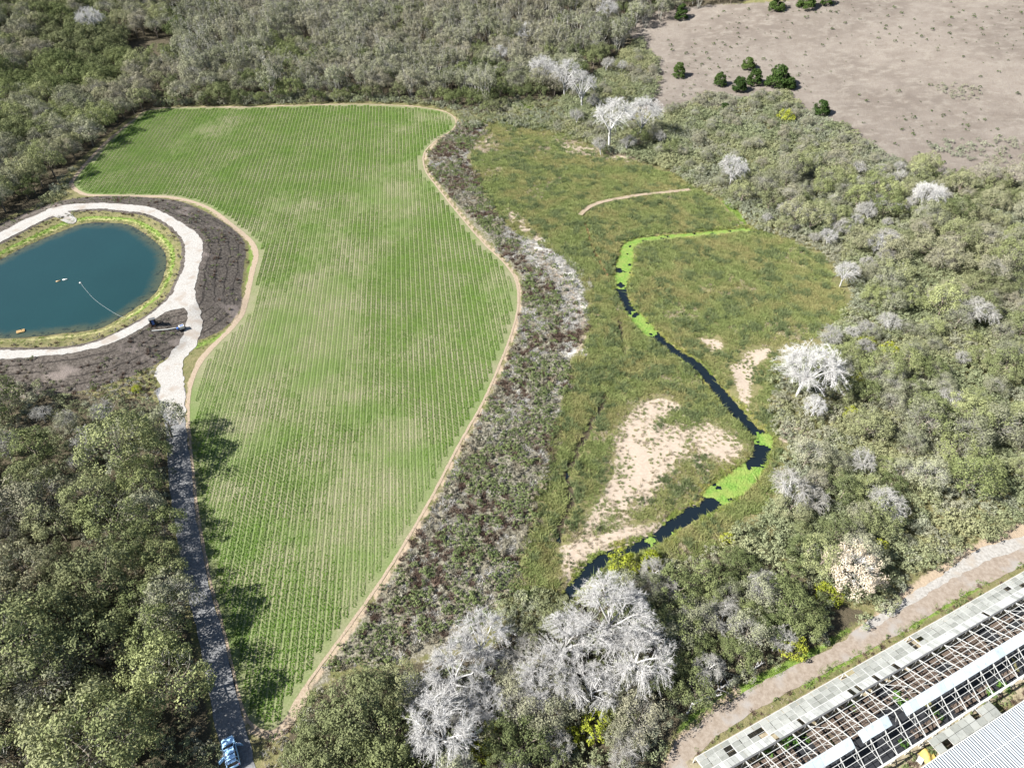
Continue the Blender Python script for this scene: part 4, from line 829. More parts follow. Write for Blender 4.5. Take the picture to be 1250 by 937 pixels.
# scrub of dead weeds beside the field
weed = [blade_mesh('weed_clump', M_weed, 42, 0.5, 0.75, 0.11, 0.45) for _ in range(3)] + [mesh('weed_bush', *shrub(0.6, 0.8, 8, 24, 0.17)[:2], M_weed) for _ in range(2)]
weedp = [blade_mesh('pale_weed_clump', M_weedpale, 40, 0.6, 0.5, 0.11, 0.6) for _ in range(3)]
weedg = [mesh('green_weed', *shrub(0.6, 0.7, 8, 24, 0.18)[:2], M_weedgreen) for _ in range(2)] + [blade_mesh('brown_weed', M_weedbrown, 46, 0.55, 0.8, 0.11, 0.5) for _ in range(2)]
wp = W(SCRUB); _big = W([(520,130),(600,130),(640,250),(735,330),(735,440),(690,600),(650,720),(600,800),(380,880),(330,900),(500,600),(630,380),(600,290),(510,200)]); q = scatter(_big, 0.92, 0.45); _e = sdist(q, wp); _f = sdist(q, Wfield); q = q[(_e < 9.0 * (fnoise(q[:, 0], q[:, 1], 7, 93) - 0.45)) & (_f > 1.1)]
f1, f2 = fnoise(q[:, 0], q[:, 1], 7, 91), fnoise(q[:, 0], q[:, 1], 9, 95)
pd = np.minimum.reduce([sdist(q, W(s)) for s in PALES]); r = rng.random(len(q))
ix = rng.integers(5, size=len(q))
pale = ((pd < 2.5) & (r < 0.8)) | ((f1 > 0.6) & (r < 0.5)) | (r < 0.05)
grn = ~pale & ((f2 > 0.50) & (rng.random(len(q)) < 0.6) | (rng.random(len(q)) < 0.12))
ix = np.where(pale, 5 + rng.integers(3, size=len(q)), np.where(grn, 8 + rng.integers(2, size=len(q)), ix))
brn = ~pale & ~grn & (fnoise(q[:, 0], q[:, 1], 8, 99) > 0.52) & (rng.random(len(q)) < 0.75); ix = np.where(brn, 10 + rng.integers(2, size=len(q)), ix)
drop = rng.random(len(q)) < 0.12; q, ix = q[~drop], ix[~drop]
low('scrub_weeds', weed + weedp + weedg, q, 'grey brown dead weeds with green flecks beside the field', 0.55, 1.35, ix)
# berm slope weeds, pond bank grass, verges
ring = scatter(W([(-160,300),(0,240),(120,225),(250,235),(320,300),(310,380),(240,450),(150,480),(0,490),(-160,470)]), 1.05, 0.45)
so_, si, sp = sdist(ring, Wout), sdist(ring, Win), sdist(ring, Wpond); tl = np.minimum(sdist(ring, Wtail), sdist(ring, Wfield) - 2)
sl_ = ring[(so_ > 0.5) & (so_ < 13.5) & (tl > 0.4)]
f = fnoise(sl_[:, 0], sl_[:, 1], 6, 97); sl_ = sl_[rng.random(len(sl_)) < 0.10 + 0.35 * (f > 0.55)]
low('bank_weeds', weed[:3] + weedg, sl_, 'dark dead weeds on the outer bank of the pond', 0.35, 0.9)
tg = ring[(ring[:, 1] > 138) & (ring[:, 0] > -120) & (so_ > 12.5) & (so_ < 16) & (tl > 0.3) & (fnoise(ring[:, 0], ring[:, 1], 8, 98) > 0.42)]
bank = ring[(si < -1.0) & (sp > 0.3)]; tb = -sdist(bank, Win) / (-sdist(bank, Win) + sdist(bank, Wpond))
grass_m = [blade_mesh('grass_tuft', M_greengrass, 34, 0.6, 0.4, 0.10, 0.6) for _ in range(3)]
low('bank_grass', grass_m, np.concatenate([bank[(tb > 0.5) & (tb < 0.88) & ((bank[:, 1] > 150) | (rng.random(len(bank)) < 0.4))], tg]), 'bright green grass on the inner bank of the pond', 0.4, 0.8)
low('bank_brush', weed + weedg, bank[(tb < 0.4) & (rng.random(len(bank)) < 0.45)], 'dry brown weeds between the gravel path and the bank grass', 0.4, 0.9)
gq = np.concatenate([scatter(W(g), 0.9, 0.45) for g in GREENS]); low('verge_grass', grass_m, gq, 'fresh green grass along the road verges', 0.45, 0.95)
cq_ = np.concatenate([scatter(W(p_), 0.9, 0.45) for p_ in ([(312,905),(335,898),(352,884),(380,850),(400,835),(360,900),(345,960),(322,960)], [(80,478),(130,470),(188,446),(192,486),(150,492),(110,486)])])
low('corner_weeds', weed + weedp + weedg, cq_[rng.random(len(cq_)) < 0.8], 'mixed dry weeds at the road corners', 0.4, 1.0)
# crop plants along the rows
def crop_strip(n, h, w):
    v, f = [], []; parts = []
    for off in (-0.29, 0.29):
        k = n; c = np.stack([off + rng.normal(0, 0.09, k), np.linspace(-1, 1, k) + rng.normal(0, 0.05, k), np.full(k, 0.05)], -1)
        for p in c:
            m = 5; a = rng.random(m) * 6.283; L = h * (0.6 + 0.8 * rng.random(m)); tip = p + np.stack([np.cos(a) * L * 1.1, np.sin(a) * L * 1.1, L * 0.45], -1)
            vv, ff = tris(np.repeat(p[None], m, 0), tip, w); parts.append((vv, ff, 0))
    V, Fc, mi = join(parts); return mesh('crop_strip', V, Fc, M_crop)
crop_m = [crop_strip(13, 0.25, 0.16) for _ in range(2)] + [crop_strip(11, 0.22, 0.15) for _ in range(2)] + [crop_strip(9, 0.19, 0.13) for _ in range(2)]
fn = fnoise(crop_pts[:, 0], crop_pts[:, 1] * 0.6, 26, 101) + 0.15 * (rng.random(len(crop_pts)) - 0.5) + np.clip((crop_pts[:, 1] - 130) / 900, -0.1, 0.14)
ix = np.where(fn > 0.43, 0, np.where(fn > 0.33, 2, 4)) + rng.integers(2, size=len(fn))
rot = math.atan2(AX_V[1], AX_V[0]) - math.pi / 2 + np.where(rng.random(len(fn)) < 0.5, 0, math.pi)
stuff('crop_plants', crop_m, np.column_stack([crop_pts, np.zeros(len(fn))]), rot, np.ones(len(fn)), ix, 'young green crop plants growing along the rows')

# ------------------------------------------------------------------ greenhouse, shade house and what stands in them
GA = P(868.6, 912.8, 2.2); _gb = P(1250, 697, 2.2); GE = (_gb - GA) / np.linalg.norm(_gb - GA); GRZ = math.atan2(GE[1], GE[0])
GN = np.array([GE[1], -GE[0]])
def gw(s, e): return GA + GE * s + GN * e
BAY, N0, N1 = 3.07, -1, 27
def glassy(name, a, b, alpha):
    t = NT(name); oi = t.n('ShaderNodeObjectInfo'); n = t.noise(1.2, 5, 0.7)
    col = t.mix(oi.outputs['Random'], a, b); col = t.mix(t.map(n, 0.45, 0.75, 0, 0.5), col, tuple(c * 0.55 for c in a[:3]) + (1,))
    t.b.inputs['Alpha'].default_value = alpha; return t.done(col, 0.35, 0.5)
M_pane = glassy('weathered_fibreglass', (0.22, 0.225, 0.20, 1), (0.34, 0.345, 0.315, 1), 0.86)
M_strip = glassy('corrugated_side_glazing', (0.27, 0.275, 0.255, 1), (0.5, 0.505, 0.48, 1), 0.9)
M_ridge = glassy('white_ridge_panel', (0.36, 0.41, 0.44, 1), (0.56, 0.60, 0.62, 1), 1.0)
M_cloth = plain('black_ground_cloth', (0.022, 0.023, 0.026), 0.4, 2, 0.7, 0.3)
M_wood = plain('weathered_bench_wood', (0.125, 0.095, 0.075), 0.5, 3, 0.9, 0.1)
M_pot = plain('black_nursery_pot', (0.03, 0.03, 0.03), 0.3, 8, 0.6, 0.3)
M_gutter = plain('dark_gutter', (0.10, 0.10, 0.10), 0.3, 3, 0.5, 0.4)
M_slat = plain('white_shade_slat', (0.50, 0.53, 0.55), 0.2, 3, 0.5, 0.4)
M_shade = plain('blue_grey_shade_cloth', (0.075, 0.09, 0.105), 0.3, 2, 0.7, 0.2)
gh = empty('greenhouse', (*GA, 0), GRZ); tag(gh, 'long derelict greenhouse with bare white roof frames and grey side glazing', 'greenhouse')
def barmesh(name, a, b, w, h=None, mat=None):
    g = Geo(); g.bar(a, b, w, h); return g.mesh(name, [mat or M_white])
SX0, SX1 = N0 * BAY, N1 * BAY
LEAN = [(0, 2.0), (2.4, 2.65), (3.7, 3.3)]; G1, G2, RD, ZG, ZR = 3.85, 13.35, 8.6, 3.3, 5.9
def slope_z(e): return ZG + (ZR - ZG) * (1 - abs(e - RD) / (RD - G1))
m_r1 = barmesh('rafter', (0, -G1, ZG), (0, -RD, ZR), 0.09, 0.12); m_r2 = barmesh('rafter', (0, -G2, ZG), (0, -RD, ZR), 0.09, 0.12)
m_lr = barmesh('lean_to_rafter', (0, 0, 2.03), (0, -2.4, 2.68), 0.12, 0.12); m_lr2 = barmesh('lean_to_rafter', (0, -2.4, 2.68), (0, -3.7, 3.33), 0.12, 0.12)
m_tie = barmesh('tie_beam', (0, -G1, ZG - 0.05), (0, -G2, ZG - 0.05), 0.06)
m_web = [barmesh('truss_web', (0, -RD - d, ZG), (0, -RD - d * 0.45, slope_z(RD + d * 0.45)), 0.05) for d in (-1.4, 1.4)] + [barmesh('truss_web', (0, -RD - d, ZG), (0, -RD - d * 0.5, slope_z(RD + d * 0.5)), 0.05) for d in (-2.7, 2.7)]
m_post = [barmesh('post', (0, -e, 0), (0, -e, z), 0.12) for e, z in ((0.02, 2.0), (G1, ZG), (G2, ZG))]
for i in range(N0, N1 + 1):
    for m in (m_r1, m_r2, m_lr, m_lr2, m_tie, *m_web, *m_post): obj(m.name.split('.')[0], m, gh, (i * BAY, 0, 0))
    if i < N1 and i % 5 == 0:
        obj('roof_brace', barmesh('roof_brace', (0.2, -G1 - 0.5, ZG + 0.2), (BAY - 0.3, -G1 - 2.6, slope_z(G1 + 2.6) - 0.12), 0.06), gh, (i * BAY, 0, 0))
for e, z, w in [(0.0, 2.06, 0.10), (0.78, 2.27, 0.05), (1.58, 2.48, 0.05), (2.4, 2.72, 0.10)] + [(e, slope_z(e) + 0.1, 0.07) for e in (4.7, 5.6, 6.5, 7.4, 10.5, 11.3, 12.2)] + [(RD, ZR + 0.1, 0.12)]:
    obj('purlin', barmesh('purlin', (SX0, -e, z), (SX1, -e, z), w), gh)
obj('gutter', barmesh('gutter', (SX0, -G1 + 0.05, ZG + 0.16), (SX1, -G1 + 0.05, ZG + 0.16), 0.26, 0.12, M_gutter), gh)
obj('gutter', barmesh('gutter', (SX0, -G2, ZG + 0.16), (SX1, -G2, ZG + 0.16), 0.3, 0.14), gh)
def panemesh(name, mat, w, e0, z0, e1, z1):
    g = Geo(); t = 0.02; V = [(x, -e, z + d) for d in (0, t) for e, z in ((e0, z0), (e1, z1)) for x in (-w / 2, w / 2)]
    g.add(V, [(0, 1, 3, 2), (4, 6, 7, 5), (0, 4, 5, 1), (2, 3, 7, 6), (0, 2, 6, 4), (1, 5, 7, 3)]); return g.mesh(name, [mat])
def leanz(e): return 2.1 + (2.72 - 2.1) * e / 2.4
pm = [panemesh('roof_pane', M_pane, 1.44, e + 0.04, leanz(e + 0.04), e + 0.75, leanz(e + 0.75)) for e in (0.0, 0.8, 1.6)]
ps = panemesh('side_pane', M_strip, 0.72, 2.47, 2.78, 3.64, 3.36)
pr = panemesh('ridge_panel', M_ridge, 1.5, 8.45, slope_z(8.6) + 0.18, 9.95, slope_z(9.95) + 0.14)
gone = {(0, 1, 1), (0, 1, 2), (2, 1, 1), (2, 1, 2), (2, 0, 1), (8, 1, 0), (9, 0, 0), (13, 1, 1), (13, 1, 0), (13, 1, 2), (14, 0, 1), (21, 1, 1), (24, 0, 1), (24, 1, 1), (25, 1, 2), (22, 1, 2)}
for i in range(N0, N1):
    for c in (0, 1):
        for r in range(3):
            if (i, c, r) in gone: continue
            o = obj('roof_pane', pm[r], gh, ((i + 0.25 + 0.5 * c) * BAY, 0, rng.random() * 0.02)); o.rotation_euler = (rng.normal(0, 0.004), rng.normal(0, 0.006), 0)
    for c in range(4):
        if rng.random() < 0.94: obj('side_pane', ps, gh, ((i + 0.125 + 0.25 * c) * BAY, 0, 0))
    for c in (0, 1):
        if rng.random() < 0.87: obj('ridge_panel', pr, gh, ((i + 0.25 + 0.5 * c) * BAY, 0, rng.random() * 0.02))
def local_sheet(name, s0, s1, e0, e1, z, mat, label, step=1.5):
    a = np.arange(s0, s1 + 0.01, step); b = np.linspace(e0, e1, max(2, int((e1 - e0) / step) + 1)); A, B = np.meshgrid(a, b); q = GA + A.ravel()[:, None] * GE + B.ravel()[:, None] * GN
    n1, n2 = len(b), len(a); ii = np.arange(n1 * n2).reshape(n1, n2)
    return tag(obj(name, mesh(name, np.column_stack([q, np.full(len(q), z) + 0.01 * rng.random(len(q))]), np.stack([ii[:-1, :-1], ii[:-1, 1:], ii[1:, 1:], ii[1:, :-1]], -1).reshape(-1, 4), mat)), label, kind='structure')
M_yard = gravel('dry_yard_dirt', (0.13, 0.11, 0.07, 1), (0.33, 0.28, 0.2, 1), (0.22, 0.2, 0.12, 1), 1.0)
local_sheet('yard_ground', SX0 - 1, SX1 + 4, -0.6, 36, 0.045, M_yard, 'dry yard dirt under and between the greenhouses')
local_sheet('ground_cloth', SX0 + 0.3, SX1, 4.1, 13.1, 0.07, M_cloth, 'black ground cloth on the greenhouse floor')
# plank benches with pots, one or two in each bay
gt = Geo()
for k in range(7): gt.box((-1.2 + 0.4 * k, 0, 0.74), (0.33, 1.25, 0.03))
m_top = gt.mesh('bench_top', [M_wood]); m_leg = Geo(); m_leg.box((0, 0, 0.36), (0.08, 0.08, 0.72)); m_leg = m_leg.mesh('leg', [M_wood])
gp = Geo()
for k in range(16):
    if k == 0: gp.tube([(0, 0, 0.755), (0, 0, 1.0)], [0.14, 0.18], 7)
m_pots = gp.mesh('pot', [M_pot])
for i in range(N0, N1):
    for j, e in enumerate((4.9, 6.3, 7.6, 11.9)):
        if rng.random() < (0.12 if j < 3 else 0.72): continue
        q = gw((i + 0.5) * BAY, e); o = empty('nursery_bench', (*q, 0.06), GRZ + rng.normal(0, 0.05)); obj('bench_top', m_top, o)
        for sx in (-1.1, 1.1):
            for sy in (-0.5, 0.5): obj('leg', m_leg, o, (sx, sy, 0))
        for sx in ((-0.9, -0.3, 0.35, 0.9) if rng.random() < 0.45 else ()): obj('pot', m_pots, o, (sx, rng.normal(0, 0.25), 0))
        tag(o, 'weathered brown plank bench under the bare greenhouse frames', 'bench', 'plank benches in the greenhouse')
M_bush = leafmat('garden_shrub_leaf', (0.04, 0.10, 0.02, 1), (0.13, 0.24, 0.05, 1))
gb = [mesh('weed_bush', *shrub(1.0, 1.6, 14, 40, 0.2)[:2], M_bush) for _ in range(2)]
for px_, py_, z_, s_, lb in [(965, 903, 2.5, 1.15, 'largest green bush growing up through the greenhouse frame'), (938, 916, 1.6, 0.8, 'green bush left of the largest one in the greenhouse'), (1095, 848, 1.0, 0.8, 'green weeds filling the middle greenhouse bay'), (1105, 856, 1.0, 0.7, 'green weeds beside those in the middle bay'), (1042, 862, 1.0, 0.6, 'small green bush near the side gutter'), (1146, 872, 0.8, 0.6, 'green weeds under the lower greenhouse slope'), (1105, 905, 0.8, 0.6, 'green weeds by the lower greenhouse gutter'), (985, 897, 1.2, 0.6, 'small green bush right of the largest one in the greenhouse'), (1225, 838, 0.8, 0.9, 'rough green bush in the gap between the two houses'), (1210, 845, 0.6, 0.8, 'low olive bush in the gap between the two houses')]:
    q = P(px_, py_, z_); o = obj('weed_bush', gb[0 if s_ > 0.75 else 1], None, (*q, 0.05)); o.scale = (s_, s_, s_ * (1.5 if s_ > 1 else 1)); o.rotation_euler = (0, 0, rng.random() * 6); tag(o, lb, 'bush', 'bushes in the greenhouse')
yq = scatter(np.array([gw(SX0, 13.7), gw(SX1, 13.7), gw(SX1, 15.8), gw(SX0, 15.8)]), 0.8, 0.45); low('yard_grass', dry_m + weedg, yq[rng.random(len(yq)) < 0.7], 'dry grass and weeds in the gap between the two houses', 0.4, 1.0, None, 0.06)
yq = scatter(np.array([gw(SX0, -2.2), gw(SX1, -2.2), gw(SX1, -0.4), gw(SX0, -0.4)]), 0.9, 0.45); low('wall_weeds', dry_m + weedg + grass_m[:1], yq[rng.random(len(yq)) < 0.5], 'weeds along the foot of the greenhouse side', 0.3, 0.8)
# shade house beyond the gap
sh = empty('shade_house', (*gw(0, 16), 0), GRZ); tag(sh, 'shade house roofed with close white slats in the lower right corner', 'shade house')
SA, SB, SE = 17.0, 66.0, 16.0; ZS0, ZS1 = 3.1, 4.3
g = Geo(); V = [(SA, 0, ZS0 - 0.12), (SB, 0, ZS0 - 0.12), (SB, -SE, ZS1 - 0.12), (SA, -SE, ZS1 - 0.12)]; g.add(V, [(0, 1, 2, 3)]); g.add([(x, y, z - 0.02) for x, y, z in V], [(3, 2, 1, 0)]); g.build('shade_cloth', [M_shade], sh)
m_sl = barmesh('slat', (0, 0, ZS0), (0, -SE, ZS1), 0.21, 0.03, M_slat)
for k, x in enumerate(np.arange(SA + 0.1, SB, 0.46)): o = obj('slat', m_sl, sh, (x + rng.normal(0, 0.015), 0, 0)); o.rotation_euler = (0, 0, rng.normal(0, 0.002))
for e in np.linspace(0.05, SE - 0.05, 6): obj('purlin', barmesh('purlin', (SA, -e, ZS0 + (ZS1 - ZS0) * e / SE + 0.06), (SB, -e, ZS0 + (ZS1 - ZS0) * e / SE + 0.06), 0.14 if e < 0.1 else 0.09, 0.06), sh)
for x in np.arange(SA + 0.2, SB, 6.1):
    for e in (0.05, 8, SE - 0.1): obj('post', barmesh('post', (x, -e, 0), (x, -e, ZS0 + (ZS1 - ZS0) * e / SE - 0.1), 0.14), sh)
# glazed passage joining the two houses
_s0, _s1 = [float((P(px_, py_, 3.2) - GA) @ GE) for px_, py_ in ((1136, 905), (1212, 858))]
pa = empty('glazed_passage', (*gw(0, 13.6), 0), GRZ); tag(pa, 'low glazed passage joining the greenhouse to the shade house', 'passage')
npa = max(4, int((_s1 - _s0) / 1.5)); pw = (_s1 - _s0) / npa
ppa = [panemesh('roof_pane', M_pane, pw - 0.06, e0, z0, e1, z1) for e0, z0, e1, z1 in ((0.1, 2.9, 1.15, 3.05), (1.2, 3.05, 2.3, 2.9))]
for i in range(npa):
    for r in (0, 1):
        if (i, r) in ((npa - 3, 0), (1, 1)): continue
        obj('roof_pane', ppa[r], pa, (_s0 + (i + 0.5) * pw, 0, 0))
for i in range(npa + 1): obj('rafter', barmesh('rafter', (0, -0.05, 2.86), (0, -2.35, 2.86), 0.06, 0.08), pa, (_s0 + i * pw, 0, 0))
for e in (0.05, 2.3):
    for i in (0, npa // 2, npa): obj('post', barmesh('post', (0, -e, 0), (0, -e, 2.85), 0.1), pa, (_s0 + i * pw, 0, 0))
# junk in the gap
g = Geo(); g.box((0, 0, 0.5), (1.1, 0.8, 0.06)); [g.box((sx, sy, 0.24), (0.06, 0.06, 0.48)) for sx in (-.5, .5) for sy in (-.35, .35)]
q = gw(_s0 - 1.9, 15.0); o = g.build('old_table', [M_white], None, (*q, 0.06)); o.rotation_euler = (0, 0, GRZ + 0.3); tag(o, 'small white table left in the gap beside the passage', 'table')
M_tarp = plain('yellow_tarp', (0.45, 0.33, 0.10), 0.3, 3, 0.7, 0.2); n_ = 7
V = [(x * 0.35 - 1, y * 0.3 - 0.9, 0.5 + 0.35 * math.sin(x * 1.3 + y) * math.cos(y * 1.7) - 0.12 * ((x - 3) ** 2 + (y - 3) ** 2) / 4) for y in range(n_) for x in range(n_)]
q = gw(_s0 - 0.4, 15.0); o = obj('crumpled_tarp', mesh('crumpled_tarp', V, [(r * n_ + c, r * n_ + c + 1, (r + 1) * n_ + c + 1, (r + 1) * n_ + c) for r in range(n_ - 1) for c in range(n_ - 1)], M_tarp, None, True), None, (*q, 0.35)); o.rotation_euler = (0, 0, GRZ); tag(o, 'crumpled yellow tarp at the left end of the glazed passage', 'tarp')

# ------------------------------------------------------------------ car with two doors open
def paint(name, col, rough=0.25, metal=0.0, coat=0.6):
    t = NT(name); t.b.inputs['Coat Weight'].default_value = coat; t.done(t.mix(t.noise(30, 2), col, tuple(c * 0.93 for c in col[:3]) + (1,)), rough, 0.5, metal); return t.m
M_car = paint('pale_blue_car_paint', (0.42, 0.68, 0.95, 1)); M_glass = paint('dark_car_glass', (0.012, 0.014, 0.018, 1), 0.06); M_tyre = plain('tyre_rubber', (0.02, 0.02, 0.02), 0.2, 9, 0.9, 0.2)
M_rim = paint('alloy_rim', (0.55, 0.56, 0.58, 1), 0.3, 0.9); M_trim = plain('black_trim', (0.025, 0.025, 0.027), 0.2, 9, 0.6, 0.3); M_lamp = paint('headlamp_lens', (0.75, 0.78, 0.8, 1), 0.1); M_tail = paint('tail_lamp_lens', (0.45, 0.02, 0.02, 1), 0.15); M_seat = plain('dark_seat_fabric', (0.04, 0.04, 0.045), 0.2, 9, 0.9, 0.1)
cq = P(281.5, 918, 0.8); cd_ = P(277, 897, 0.9) - P(287, 938, 0.9); car = empty('parked_car', (*cq, 0.13), math.atan2(cd_[1], cd_[0]) - math.pi / 2)
car.scale = (1.06, 1.06, 1.06)
tag(car, 'pale blue car stopped on the paved road with two doors open', 'car')
def loft(name, secs, mat, par, smooth=True, caps=True):
    """secs: rings of points along the length"""
    n = len(secs[0]); V = [p for s in secs for p in s]; Fc = [(i * n + j, i * n + (j + 1) % n, (i + 1) * n + (j + 1) % n, (i + 1) * n + j) for i in range(len(secs) - 1) for j in range(n)]
    if caps: Fc += [tuple(range(n))[::-1], tuple((len(secs) - 1) * n + j for j in range(n))]
    o = obj(name, mesh(name, V, Fc, mat, None, smooth), par)
    b = o.modifiers.new('edge', 'BEVEL'); b.width = 0.03; b.segments = 2; b.limit_method = 'ANGLE'; b.angle_limit = math.radians(35); return o
def ring_(y, w, z0, z1, tum=0.06): return [(-w + 0.03, y, z0), (w - 0.03, y, z0), (w, y, z0 + 0.15), (w, y, z1 - 0.16), (w - tum, y, z1), (-w + tum, y, z1), (-w, y, z1 - 0.16), (-w, y, z0 + 0.15)]
body = loft('body', [ring_(-2.38, 0.80, 0.45, 0.92), ring_(-2.25, 0.92, 0.30, 1.02), ring_(-1.3, 0.95, 0.26, 1.03), ring_(0.9, 0.95, 0.26, 1.03), ring_(1.1, 0.95, 0.26, 1.03), ring_(1.75, 0.93, 0.27, 0.96), ring_(2.2, 0.86, 0.30, 0.86), ring_(2.38, 0.70, 0.42, 0.74)], M_car, car)
loft('hood', [[(-0.72, 1.14, 1.02), (0.72, 1.14, 1.02), (0.70, 1.14, 1.06), (-0.70, 1.14, 1.06)], [(-0.74, 1.7, 0.95), (0.74, 1.7, 0.95), (0.70, 1.7, 1.02), (-0.70, 1.7, 1.02)], [(-0.64, 2.2, 0.84), (0.64, 2.2, 0.84), (0.6, 2.2, 0.88), (-0.6, 2.2, 0.88)]], M_car, car)
def slab(name, q4, mat, th=0.02):
    q4 = np.array(q4, float); nrm = np.cross(q4[1] - q4[0], q4[2] - q4[0]); nrm /= np.linalg.norm(nrm); V = np.concatenate([q4, q4 + nrm * th])
    return obj(name, mesh(name, V, [(3, 2, 1, 0), (4, 5, 6, 7), (0, 1, 5, 4), (1, 2, 6, 5), (2, 3, 7, 6), (3, 0, 4, 7)], mat), car)
loft('cabin', [[(-0.86, -2.2, 1.0), (0.86, -2.2, 1.0), (0.70, -1.95, 1.55), (-0.70, -1.95, 1.55)], [(-0.88, -0.4, 1.0), (0.88, -0.4, 1.0), (0.70, -0.4, 1.62), (-0.70, -0.4, 1.62)], [(-0.86, 1.08, 1.0), (0.86, 1.08, 1.0), (0.68, 0.3, 1.58), (-0.68, 0.3, 1.58)]], M_glass, car)
roof = loft('roof', [[(-0.66, -2.0, 1.56), (0.66, -2.0, 1.56), (0.6, -2.0, 1.60), (-0.6, -2.0, 1.60)], [(-0.72, -0.5, 1.63), (0.72, -0.5, 1.63), (0.64, -0.5, 1.70), (-0.64, -0.5, 1.70)], [(-0.69, 0.34, 1.58), (0.69, 0.34, 1.58), (0.62, 0.32, 1.63), (-0.62, 0.32, 1.63)]], M_car, car)
for sx in (-1, 1):
    g = Geo(); g.bar((sx * 0.66, -1.8, 1.72), (sx * 0.66, 0.1, 1.72), 0.05); [g.bar((sx * 0.66, y, 1.62), (sx * 0.66, y, 1.72), 0.05) for y in (-1.7, -0.8, 0.0)]; g.build('roof_rail', [M_rim], car)
    for y0, y1, t0, t1 in ((1.10, 0.33, 0, 0), (-0.32, -0.36, 0, 0), (-1.35, -1.4, 0, 0), (-2.2, -1.97, 0, 0)):
        g = Geo(); g.bar((sx * 0.885, y0, 1.0), (sx * 0.715, y1, 1.60), 0.08, 0.07); g.build('pillar', [M_car], car)
    g = Geo(); g.box((sx * 1.03, 0.72, 1.08), (0.2, 0.12, 0.15)); g.build('wing_mirror', [M_car], car)
    g = Geo(); g.box((sx * 0.62, 2.24, 0.76), (0.32, 0.22, 0.14)); g.build('headlight', [M_lamp], car)
    g = Geo(); g.box((sx * 0.78, -2.33, 0.90), (0.16, 0.10, 0.26)); g.build('tail_light', [M_tail], car)
    for y in (-1.45, 1.45):
        a = np.linspace(0, 2 * math.pi, 17)[:-1]; wh = empty('wheel', (sx * 0.86, y, 0.34)); wh.parent = car
        g = Geo(); g.tube([(-0.11, 0, 0), (-0.09, 0, 0), (0.09, 0, 0), (0.11, 0, 0)], [0.28, 0.34, 0.34, 0.28], 16); g.build('tyre', [M_tyre], wh, None, False)
        g = Geo(); g.tube([(sx * 0.10, 0, 0), (sx * 0.125, 0, 0)], [0.22, 0.19], 10); g.build('rim', [M_rim], wh)
g = Geo(); g.bar((-0.66, -0.75, 1.735), (0.66, -0.75, 1.735), 0.08, 0.03); g.build('roof_bar', [M_trim], car)
g = Geo(); g.bar((-0.66, -1.6, 1.735), (0.66, -1.6, 1.735), 0.08, 0.03); g.build('roof_bar', [M_trim], car)
slab('windscreen', [(-0.74, 1.06, 1.06), (0.74, 1.06, 1.06), (0.6, 0.36, 1.60), (-0.6, 0.36, 1.60)], M_glass)
slab('rear_window', [(0.72, -2.22, 1.04), (-0.72, -2.22, 1.04), (-0.6, -2.0, 1.54), (0.6, -2.0, 1.54)], M_glass)
g = Geo(); g.box((0, -2.42, 0.52), (1.6, 0.1, 0.22)); g.build('rear_bumper', [M_trim], car)
g = Geo(); g.box((0, 2.36, 0.48), (1.35, 0.1, 0.2)); g.build('front_bumper', [M_trim], car)
def car_door(name, sx, hinge_y, ang):
    d = empty(name, (sx * 0.95, hinge_y, 0)); d.parent = car; d.rotation_euler = (0, 0, -sx * ang * -1 if False else sx * ang)
    g = Geo(); g.box((0, -0.5, 0.68), (0.07, 1.0, 0.7)); g.build('door_skin', [M_car], d)
    g = Geo(); [g.bar(a, b, 0.06) for a, b in (((0, -0.02, 1.03), (-sx * 0.12, -0.35, 1.55)), ((-sx * 0.12, -0.35, 1.55), (-sx * 0.12, -0.95, 1.58)), ((-sx * 0.12, -0.95, 1.58), (0, -0.98, 1.03)))]; g.build('window_frame', [M_rim], d)
    g = Geo(); g.box((sx * 0.05, -0.85, 0.9), (0.04, 0.16, 0.04)); g.build('door_handle', [M_trim], d)
car_door('front_door', 1, 0.75, math.radians(62)); car_door('rear_door', -1, -0.3, math.radians(62))

# ------------------------------------------------------------------ things on and by the pond
M_buoy = plain('white_float_plastic', (0.7, 0.68, 0.62), 0.15, 5, 0.5, 0.4); M_orange = plain('orange_float_plastic', (0.42, 0.30, 0.16), 0.2, 5, 0.5, 0.4); M_rope = plain('pale_hose', (0.22, 0.25, 0.25), 0.2, 5, 0.7, 0.2); M_blue = plain('blue_machine_paint', (0.05, 0.12, 0.35), 0.2, 5, 0.4, 0.4); M_rust = plain('rusty_raft_wood', (0.36, 0.24, 0.11), 0.35, 4, 0.9, 0.1)
def floater(px_, py_, mat, L, rz, label, name='pond_float'):
    q = P(px_, py_, 2.3); o = empty(name, (*q, 2.2), rz)
    g = Geo(); g.tube([(-L / 2, 0, 0.08), (-L / 2 + 0.1, 0, 0.08), (L / 2 - 0.1, 0, 0.08), (L / 2, 0, 0.08)], [0.12, 0.26, 0.26, 0.12], 10); g.build('float_body', [mat], o, None, True)
    g = Geo(); g.bar((0, 0, 0.3), (0, 0, 0.55), 0.08); g.build('float_cap', [M_trim], o); tag(o, label, 'float'); o.scale = (0.8, 0.8, 0.8)
floater(71, 343, M_orange, 1.5, 0.5, 'tan float in the middle of the pond'); floater(79.5, 341, M_buoy, 1.7, 0.35, 'pale float right of the tan one on the pond'); floater(98, 345, M_buoy, 0.7, 0.2, 'small white float at the end of the hose')
g = Geo(); hp = smooth_loop(np.column_stack([W([(98, 345), (105, 354), (115, 365), (130, 376), (147, 386), (156, 389)], 2.22), np.full(6, 2.22)]), 1.0, False); hp[-2:, 2] += 0.3
g.tube(hp, 0.035, 6); tag(g.build('floating_hose', [M_rope], None), 'thin pale hose floating from the white float to the bank', 'hose')
q = P(25, 404, 2.4); o = empty('small_raft', (*q, 2.2), 0.5)
